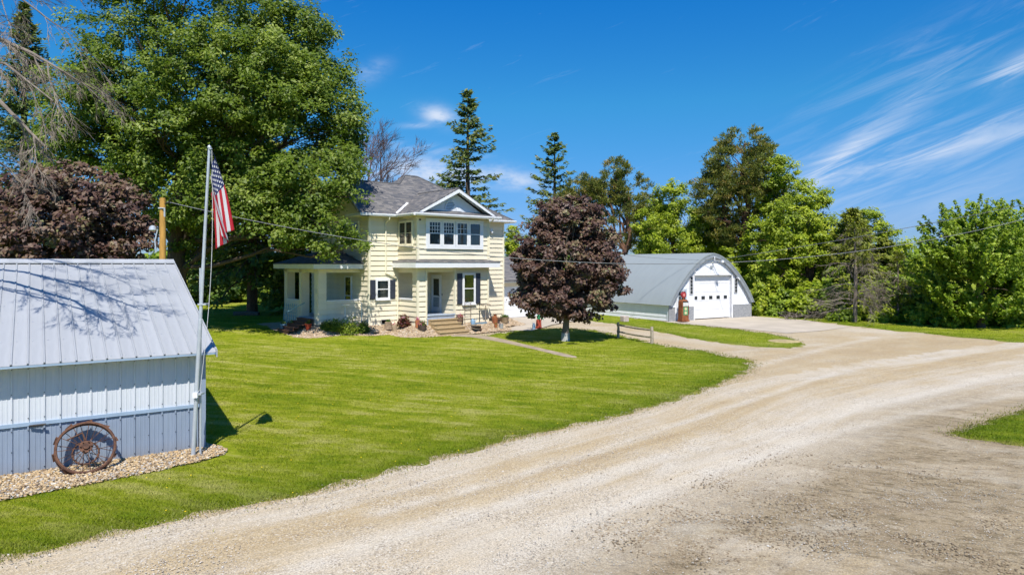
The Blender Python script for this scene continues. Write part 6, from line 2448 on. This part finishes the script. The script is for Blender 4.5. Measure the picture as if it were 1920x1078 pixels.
def build_trees():
    # --- big oak left of the house
    Y = 36.0
    spec = [(400, 40, 170, 130, 0.5), (255, 90, 120, 110, -0.5), (520, 110, 130, 100, 1.0), (185, 210, 95, 100, -1.0), (330, 200, 180, 130, 0.0),
            (500, 240, 150, 120, 0.0), (590, 190, 85, 85, 1.5), (622, 265, 60, 60, 0.5), (215, 310, 100, 80, 0.0), (420, 350, 140, 90, -1.0),
            (560, 345, 105, 70, -2.0), (600, 420, 78, 50, -2.7), (520, 400, 80, 70, -2.2), (640, 468, 46, 32, -3.0), (330, 330, 110, 100, 2.0), (360, 420, 70, 70, 0.5),
            (300, -60, 160, 90, 0), (560, 60, 70, 50, 0.5), (655, 370, 36, 34, -2.6), (130, 270, 60, 70, 0.0), (645, 225, 42, 55, 0.3), (610, 315, 75, 55, -1.0), (430, 150, 150, 100, -2.2), (120, 180, 55, 70, 0.8), (300, 260, 110, 80, -2.4), (530, 180, 95, 80, -1.6)]
    lobes = [lobe_px(a, b, c, d, Y + e) for a, b, c, d, e in spec]
    bx = X(338, Y)
    broadleaf('oak_tree', 'huge green oak towering over the lawn between shed and house', 'tree', (bx, Y, 0.15), lobes, 0.52, (bx + 0.3, Y, 9.0), oak_leaf, 2.1, 0.58, 58, 0.170, 0.105, gap=-0.17, seed=4, twigs=9, light=0.03, thin=0.6)

    # --- purple maple before the barn
    Y = 33.5
    bx = X(1060, Y)
    spec = [(1065, 420, 62, 55, 0), (1010, 470, 45, 60, 0.3), (1115, 465, 48, 60, 0.2), (1062, 480, 85, 70, -0.5), (1005, 540, 38, 50, -0.4), (1130, 535, 40, 52, -0.3), (1065, 550, 95, 50, -0.6), (1068, 395, 35, 32, 0), (1065, 500, 80, 90, 1.5), (1000, 510, 30, 40, 0.8), (1140, 560, 28, 28, 0.4), (1060, 575, 75, 28, 0.0), (985, 495, 22, 24, -0.6), (1150, 500, 22, 26, -0.4), (1025, 405, 24, 24, -0.2), (1105, 410, 22, 26, 0.2), (1160, 530, 16, 20, -0.3), (975, 560, 18, 22, -0.2), (1075, 378, 16, 18, 0)]
    lobes = [lobe_px(a, b, c, d, Y + e) for a, b, c, d, e in spec]
    broadleaf('purple_maple_tree', 'dense round purple maple with limewashed trunk before the barn', 'tree', (bx, Y, 0.02), lobes, 0.17, (bx, Y, 2.6), purple_leaf, 3.6, 0.34, 52, 0.155, 0.11, gap=-0.16, seed=2, twigs=6, white_foot=0.42, barkm=bark_grey, gscale=0.9)
    # --- purple maple left, behind the shed
    Y = 27.5
    bx = X(120, Y)
    spec = [(120, 360, 120, 55, 0), (45, 420, 80, 70, -0.5), (200, 410, 80, 70, 0), (120, 440, 130, 80, -0.8), (240, 450, 50, 50, -0.3), (100, 350, 60, 40, 0.4), (-30, 440, 80, 90, 0.5), (130, 490, 140, 60, 0)]
    lobes = [lobe_px(a, b, c, d, Y + e) for a, b, c, d, e in spec]
    broadleaf('purple_maple_tree', 'dark purple leaved tree crowding behind the shed roof', 'tree', (bx, Y, 0), lobes, 0.2, (bx, Y, 3.0), purple_leaf, 2.8, 0.40, 48, 0.17, 0.12, gap=-0.25, seed=8, twigs=6, gscale=0.8)

    # --- conifers on the left
    G1 = 'conifers behind the house'
    spruce('spruce_tree', 'tall spruce at the far left behind the bare branches', (X(45, 47), 47, 0.35), 21.5, 4.6, 1.0, spruce_leaf, G1, per=52, seed=1)
    spruce('spruce_tree', 'shaggy conifer with drooping boughs and bare lower trunk on the back lawn', (X(473, 49), 49, 0.35), 14.5, 5.4, 2.6, yew_leaf, G1, per=80, nb=7, droop=0.55, seed=2, power=0.6, ln=0.4, wd=0.16, tr=0.42, barkm=bark_red)
    spruce('spruce_tree', 'drooping yellow green conifer behind the side porch', (X(585, 47), 47, 0.35), 9.5, 3.6, 0.6, yew_leaf, G1, per=80, nb=7, droop=0.5, seed=12, power=0.6, ln=0.4, wd=0.16)
    spruce('spruce_tree', 'dark conifer filling the gap left of the drooping one', (X(395, 74), 74, 0.35), 15, 4.6, 0.8, spruce_leaf, G1, per=70, nb=7, seed=22, power=0.6, ln=0.42, wd=0.17)
    spruce('spruce_tree', 'tall pointed spruce rising behind the front gable', (X(877, 62), 62, 0), Zp(168, 62), 4.1, 3.0, spruce_leaf, G1, per=46, nb=5, step=0.66, seed=3, power=0.62, irregular=0.4, ln=0.42, wd=0.16, droop=0.30)
    spruce('spruce_tree', 'ragged spruce behind the top of the purple maple', (X(1040, 66), 66, 0), Zp(248, 66), 4.4, 2.0, spruce_leaf, G1, per=44, nb=5, step=0.76, seed=5, power=0.72, irregular=0.38, ln=0.42, wd=0.16, droop=0.12)

    # --- pines
    G2 = 'pines beyond the barn'

    def pine(label, px, Y, spec, tr, ztop, dens=2.0, seed=1.0, light=0.0, twigs=6):
        lobes = [lobe_px(a, b, c, d, Y + e) for a, b, c, d, e in spec]
        bx = X(px, Y)
        broadleaf('pine_tree', label, 'tree', (bx, Y, 0), lobes, tr, (bx, Y, ztop), pine_leaf, dens * 1.9, 0.40, 38, 0.30, 0.07, G2, gap=-0.04, mode='needle', barkm=bark_red, seed=seed, twigs=twigs, light=light, gscale=0.75)

    pine('open pine with bare reddish trunk right of the purple maple', 1172, 62, [(1150, 320, 30, 30, 0), (1130, 360, 38, 32, 0), (1180, 355, 38, 34, 0.5), (1110, 345, 25, 25, 0), (1190, 395, 25, 25, 0), (1125, 405, 35, 22, 0), (1195, 440, 25, 22, 0), (1150, 375, 40, 40, 1.5), (1140, 450, 28, 18, 0)], 0.26, Zp(372, 62), seed=3)
    pine('low bushy pine filling the gap above the purple maple', 1085, 63, [(1085, 355, 30, 26, 0), (1065, 385, 30, 30, 0), (1100, 390, 30, 30, 0), (1080, 430, 50, 35, 1)], 0.22, Zp(370, 63), seed=6)
    pine('dark pine behind the bright green trees left of the barn peak', 1215, 68, [(1215, 380, 24, 22, 0), (1222, 420, 40, 34, 0), (1205, 450, 45, 30, 0), (1240, 400, 30, 26, 0)], 0.25, Zp(395, 68), seed=7)
    pine('broad dark pine towering over the barn peak', 1400, 58, [(1395, 270, 48, 34, 0), (1360, 300, 40, 32, 0), (1430, 300, 40, 34, 0), (1390, 325, 70, 40, -0.6), (1340, 350, 45, 34, 0), (1440, 350, 45, 40, 0), (1390, 375, 80, 40, 0), (1320, 340, 22, 18, 0), (1350, 410, 50, 34, 0), (1430, 415, 50, 34, 0.5), (1390, 440, 60, 34, 0.8), (1300, 335, 12, 10, 0)], 0.36, Zp(340, 58), 2.2, seed=9, twigs=8)

    # --- broadleaf trees right of the barn
    G3 = 'broadleaf trees beyond the barn'

    def bl(label, px, Y, spec, tr, ztop, leaf=bright_leaf, dens=1.5, seed=1.0, ln=0.185, wd=0.125, cr=0.52, per=68, gap=-0.16, mode='leaf', name='shade_tree', light=0.0):
        lobes = [lobe_px(a, b, c, d, Y + e) for a, b, c, d, e in spec]
        bx = X(px, Y)
        broadleaf(name, label, 'tree', (bx, Y, 0), lobes, tr, (bx, Y, ztop), leaf, dens, cr, per, ln, wd, G3, gap=gap, mode=mode, seed=seed, twigs=5, light=light, gscale=0.6)

    bl('bright green tree left of the barn peak', 1262, 60, [(1260, 375, 40, 34, 0), (1235, 420, 45, 40, 0), (1285, 415, 45, 45, 0), (1260, 460, 60, 40, -0.5), (1320, 450, 40, 45, 0), (1225, 465, 30, 30, 0)], 0.22, Zp(420, 60), seed=2, dens=2.0)
    bl('green tree filling the gap between the bright tree and the dark pine', 1335, 63, [(1330, 425, 45, 45, 0), (1300, 460, 40, 40, 0), (1365, 455, 45, 40, 0), (1335, 480, 60, 40, 0)], 0.2, Zp(450, 63), seed=15, dens=2.0, light=-0.03)
    bl('leafy green tree pressing against the right side of the pine', 1470, 55, [(1465, 320, 26, 34, 0), (1455, 370, 34, 40, 0), (1480, 400, 50, 50, 0), (1440, 450, 45, 50, 0), (1490, 460, 50, 50, -0.5)], 0.2, Zp(350, 55), seed=5, dens=2.0, light=-0.04)
    bl('wide bright green tree right of the barn', 1515, 52, [(1510, 375, 45, 40, 0), (1490, 420, 55, 45, -0.5), (1540, 430, 40, 55, 0), (1510, 470, 65, 50, -0.8), (1550, 490, 35, 50, 0), (1460, 500, 50, 50, -0.5), (1515, 530, 60, 50, 0)], 0.25, Zp(400, 52), seed=11, dens=2.0)
    bl('green tree behind the dying conifer', 1632, 57, [(1632, 425, 34, 34, 0), (1605, 460, 36, 40, 0), (1660, 465, 38, 38, 0), (1635, 505, 60, 45, 0)], 0.18, Zp(450, 57), seed=17, dens=2.0, light=-0.05)
    bl('low green tree in the dip between the bare trees and the spreading tree', 1705, 52, [(1700, 480, 32, 26, 0), (1680, 515, 36, 34, 0), (1725, 520, 40, 36, 0), (1700, 555, 56, 36, 0)], 0.15, Zp(500, 52), seed=18, dens=2.0)
    bl('spreading green tree with upright shoots at the right edge of the yard', 1838, 40.5, [(1830, 420, 55, 45, 0), (1775, 450, 50, 45, 0), (1880, 440, 50, 50, 0), (1830, 480, 80, 60, -0.8), (1765, 510, 50, 55, 0), (1860, 540, 80, 55, -0.8), (1790, 565, 50, 40, -0.3), (1895, 500, 40, 50, 0.5), (1830, 530, 80, 70, 1.2)], 0.22, Zp(480, 40.5), mid_leaf, 2.4, 3, 0.20, 0.135, 0.55, 60, -0.22, 'shoot')
    bl('second green tree cut by the right frame edge', 1960, 42, [(1945, 430, 55, 50, 0), (1910, 480, 50, 55, 0), (1980, 470, 60, 70, 0), (1935, 540, 70, 60, -0.6), (1990, 560, 60, 60, 0)], 0.22, Zp(480, 42), mid_leaf, 2.4, 6, 0.20, 0.135, 0.55, 56, -0.22, 'shoot')

    # understory and shrubs along the edge of the trees
    G4 = 'undergrowth along the tree line'
    sh = [(1432, 560, 50, 40, 51, 'bright leafy thicket against the barn right wall', bright_leaf), (1475, 565, 40, 36, 50, 'rounded green thicket beside the brush heap', mid_leaf),
          (1520, 560, 45, 44, 48.5, 'tall bright thicket below the wide green tree', bright_leaf), (1565, 545, 36, 60, 48, 'upright green thicket left of the dying conifer', mid_leaf),
          (1625, 565, 40, 40, 46, 'low green thicket between the two bare trunks', bright_leaf), (1665, 545, 36, 55, 48, 'dark green thicket behind the thin bare tree', mid_leaf),
          (1715, 560, 45, 48, 45, 'loose green thicket left of the spreading tree', mid_leaf), (1745, 590, 40, 28, 43, 'low green bush at the spreading tree left foot', bright_leaf),
          (1660, 590, 30, 20, 44.5, 'small low bush behind the verge grass', bright_leaf), (1380, 500, 50, 50, 57, 'green thicket seen just above the barn arch', bright_leaf), (1590, 590, 30, 18, 45.5, 'small bush at the foot of the dying conifer', mid_leaf),
          (1800, 600, 40, 24, 41.5, 'leafy bush under the spreading tree', mid_leaf), (1890, 600, 45, 28, 41.5, 'leafy bush by the right frame edge', mid_leaf), (1700, 520, 50, 60, 55, 'pale green tree crown showing between the trunks', bright_leaf)]
    for i, (px, py, rx, ry, Y, lab, lf) in enumerate(sh):
        lobes = [lobe_px(px, py, rx * 0.7, ry * 0.75, Y), lobe_px(px - rx * 0.5, py + ry * 0.3, rx * 0.55, ry * 0.6, Y - 0.3), lobe_px(px + rx * 0.5, py + ry * 0.25, rx * 0.55, ry * 0.6, Y + 0.2), lobe_px(px, py + ry * 0.5, rx * 0.8, ry * 0.6, Y - 0.4)]
        broadleaf('shrub', lab, 'shrub', (X(px, Y), Y, 0), lobes, 0.06, (X(px, Y), Y, max(0.5, Zp(py, Y) * 0.7)), lf, 2.6, 0.42, 34, 0.24, 0.15, G4, gap=-0.3, seed=20 + i, twigs=4, gscale=0.8)
    # hedge of shrubs at the back of the left lawn
    G5 = 'shrubs at the back of the left lawn'
    for i, (px, Y, rx, top, lab, lf) in enumerate(((405, 60, 1.6, 2.6, 'dark shrub at the back lawn just right of the flagpole', green_leaf), (432, 62, 1.5, 2.2, 'low round shrub left of the bare conifer trunk', hosta_leaf), (455, 64, 1.4, 2.6, 'round shrub close behind the bare conifer trunk', hosta_leaf), (500, 62, 2.0, 3.2, 'big bright shrub right of the bare conifer trunk', hosta_leaf), (532, 60, 1.8, 3.0, 'bright shrub seen beside the side porch', hosta_leaf), (375, 58, 1.8, 3.4, 'dark shrub behind the flagpole and shed corner', green_leaf))):
        bx = X(px, Y)
        lobes = [(bx, Y, 0.35 + top * 0.5, rx, rx, top * 0.5), (bx - rx * 0.6, Y - 0.3, 0.35 + top * 0.35, rx * 0.6, rx * 0.6, top * 0.4), (bx + rx * 0.6, Y - 0.2, 0.35 + top * 0.38, rx * 0.6, rx * 0.6, top * 0.4)]
        broadleaf('shrub', lab, 'shrub', (bx, Y, 0.35), lobes, 0.08, (bx, Y, 1.4), lf, 2.2, 0.45, 36, 0.26, 0.16, G5, gap=-0.3, seed=50 + i, twigs=4, gscale=0.8)
    # small trees right of the house
    for i, (px, Y, ytop, rx, lab) in enumerate(((962, 66, 425, 18, 'narrow bright tree just right of the house corner'), (990, 70, 445, 22, 'small green tree left of the purple maple'))):
        lobes = [lobe_px(px, ytop + 25, rx * 0.7, 25, Y), lobe_px(px, ytop + 60, rx, 40, Y), lobe_px(px, ytop + 100, rx, 40, Y)]
        broadleaf('small_tree', lab, 'tree', (X(px, Y), Y, 0), lobes, 0.1, (X(px, Y), Y, Zp(ytop + 40, Y)), bright_leaf, 2.2, 0.45, 36, 0.26, 0.16, None, gap=-0.3, seed=70 + i, twigs=3)

    # --- dying conifer and thin bare tree
    G6 = 'half bare trees on the verge'
    def half_dead(label, px, Y, ytop, rad, seed, tr, green_from):
        rr_ = random.Random(seed)
        h = Zp(ytop, Y)
        e_ = empty('dying_conifer', (X(px, Y), Y, 0))
        tag(e_, label, 'tree', G6)
        w_ = MB()
        w_.tube([(0, 0, -0.1), (0.05, 0, h * 0.5), (0, 0.03, h)], [tr, tr * 0.6, 0.012], 8)
        z = 0.9
        tipp = []
        while z < h - 0.2:
            t_ = z / h
            for k in range(rr_.randint(2, 4)):
                a_ = rr_.uniform(0, 6.283)
                L_ = rad * (1 - t_) ** 0.7 * rr_.uniform(0.55, 1.15) + 0.15
                up_ = rr_.uniform(-0.05, 0.55)
                d_ = (math.cos(a_), math.sin(a_), up_)
                branch(w_, (0, 0, z), d_, L_, max(0.009, 0.012 * L_ + 0.006), 2, rr_, -0.09 - 0.05 * rr_.random(), spread=0.9, nk=(3, 5), rmin=0.007)
                if z > green_from or rr_.random() < 0.25:
                    for q in range(3):
                        f_ = rr_.uniform(0.4, 1.0)
                        tipp.append((X(px, Y) + math.cos(a_) * L_ * f_, Y + math.sin(a_) * L_ * f_, z + L_ * f_ * (up_ - 0.3 * f_)))
            z += rr_.uniform(0.16, 0.32)
        w_.build('branches', twig_m, e_)
        if tipp:
            crown_mesh('crown', np.array(tipp), 0.24, 16, 0.22, 0.06, yew_leaf, e_, (X(px, Y), Y, 0), 'needle')

    half_dead('dying conifer with grey drooping bare branches on the verge', 1603, 44.5, 415, 2.5, 31, 0.15, 3.6)
    spruce('spruce_tree', 'olive green conifer close behind the dying one', (X(1598, 49), 49, 0), Zp(388, 49), 2.4, 0.8, yew_leaf, G6, per=60, nb=7, seed=33, power=0.65, ln=0.34, wd=0.13)
    spruce('spruce_tree', 'shorter olive conifer right of the dying one', (X(1655, 52), 52, 0), Zp(445, 52), 2.2, 0.8, yew_leaf, G6, per=60, nb=7, seed=34, power=0.65, ln=0.34, wd=0.13)
    half_dead('thin bare grey trunked tree on the verge', 1683, 45, 470, 1.6, 35, 0.09, 3.4)

    # --- bare tree behind the house
    rr = random.Random(5)
    Yb = 56
    bx = X(672, Yb)
    e = empty('bare_tree', (bx, Yb, 0))
    tag(e, 'leafless reddish tree behind the left end of the roof', 'tree')
    w = MB()
    w.tube([(0, 0, 0), (0.2, 0, 5), (0.6, 0, 9.5)], [0.3, 0.22, 0.16], 8)
    for a, el_, L, z in ((0.3, 0.9, 4.4, 8.6), (0.05, 0.55, 4.2, 8.0), (1.2, 1.1, 4.2, 9.4), (2.6, 1.0, 4.0, 9.2), (-0.8, 0.7, 3.6, 8.4), (0.5, 0.35, 3.2, 7.0), (4.0, 1.2, 4, 9.3)):
        branch(w, (0.45, 0, z), (math.cos(a) * math.cos(el_), math.sin(a) * math.cos(el_), math.sin(el_)), L, 0.085, 4, rr, 0.02, nk=(3, 5), rmin=0.013)
    w.build('branches', twig_red, e)
    # --- bare tree reaching in from the left foreground
    rr = random.Random(17)
    e = empty('bare_tree', (-13.4, 12.6, 0))
    tag(e, 'bare grey branches reaching in from the left above the shed', 'tree')
    w = MB()
    w.tube([(0, 0, -0.1), (0.1, 0, 4), (0.3, 0, 8.0)], [0.30, 0.24, 0.18], 10)
    w.build('trunk', bark_grey, e, True)
    w = MB()

    def limb(pts, r, n_side, L, grav, depth=3, seed=0):
        P_ = [Vector(p) - Vector((-13.4, 12.6, 0)) for p in pts]
        w.tube(P_, [r * (1 - 0.7 * i / (len(P_) - 1)) for i in range(len(P_))], 7, False)
        for k in range(n_side):
            t = rr.uniform(0.25, 1.0) * (len(P_) - 1)
            j = min(int(t), len(P_) - 2)
            q = P_[j].lerp(P_[j + 1], t - j)
            d = (P_[j + 1] - P_[j]).normalized()
            sv = d.orthogonal().normalized()
            sv.rotate(Matrix.Rotation(rr.uniform(0, 2 * math.pi), 3, d))
            branch(w, q, (d + sv * rr.uniform(0.3, 0.8)).normalized(), L * rr.uniform(0.6, 1.1), r * 0.28, depth, rr, grav, spread=0.6, nk=(3, 4))

    def Q(px, py, Y):
        return (X(px, Y), Y, Zp(py, Y))
    st = (-13.2, 12.6, 6.6)
    limb([st, Q(-150, 140, 12.4), Q(0, 190, 12.2), Q(40, 232, 12.0), Q(85, 275, 11.9)], 0.058, 8, 0.85, -0.10)
    limb([(-13.2, 12.6, 7.4), Q(-150, 40, 12.5), Q(-20, 65, 12.3), Q(60, 100, 12.1), Q(120, 135, 12.0)], 0.055, 13, 0.95, -0.06)
    limb([(-13.2, 12.6, 7.8), Q(-120, -60, 12.8), Q(0, -30, 12.8), Q(70, 20, 12.7)], 0.045, 10, 1.0, 0.0)
    limb([(-13.2, 12.6, 6.0), Q(-160, 260, 12.8), Q(-20, 290, 12.8), Q(30, 330, 12.6)], 0.032, 4, 0.7, -0.08)
    limb([(-13.2, 12.6, 7.0), Q(-100, 100, 11.6), Q(10, 120, 11.4), Q(100, 190, 11.2)], 0.038, 6, 0.8, -0.08)
    w.build('branches', twig_m, e)

    # --- brush heap by the apron
    x, y = gp(1505, 600)
    e = empty('brush_heap', (x, y, 0.02))
    tag(e, 'heap of cut dry branches at the foot of the trees', 'brush heap')
    rr = random.Random(3)
    w = MB()
    for k in range(60):
        a = rr.uniform(0, 6.28)
        c = Vector((rr.uniform(-1.1, 1.1), rr.uniform(0.0, 1.2), rr.uniform(0.05, 0.45)))
        d = Vector((math.cos(a), math.sin(a), rr.uniform(-0.1, 0.6))) * rr.uniform(0.4, 0.9)
        w.tube([c - d * 0.6, c + Vector((0, 0, 0.05)), c + d * 0.6], [0.02, 0.016, 0.008], 4, False)
    tag(w.build('sticks', twig_m, e), kind='stuff')

    # --- far wood on the horizon
    n = 170
    ang = rng.uniform(-1.05, 0.85, n)
    Yf = rng.uniform(230, 300, n)
    lob = [(math.tan(a) * Y_, Y_, rng.uniform(2.0, 4.5), rng.uniform(6, 10), 5, rng.uniform(3.0, 6.0)) for a, Y_ in zip(ang, Yf)]
    P, O = sample_clumps(lob, 0.09, -2, core=0.7)
    me = crown_mesh('distant_wood', P, 1.6, 5, 2.2, 1.6, mid_leaf, None, (0, 0, 0))
    tag(me, 'far-off line of trees on the horizon', 'woods', kind='stuff')


build_trees()
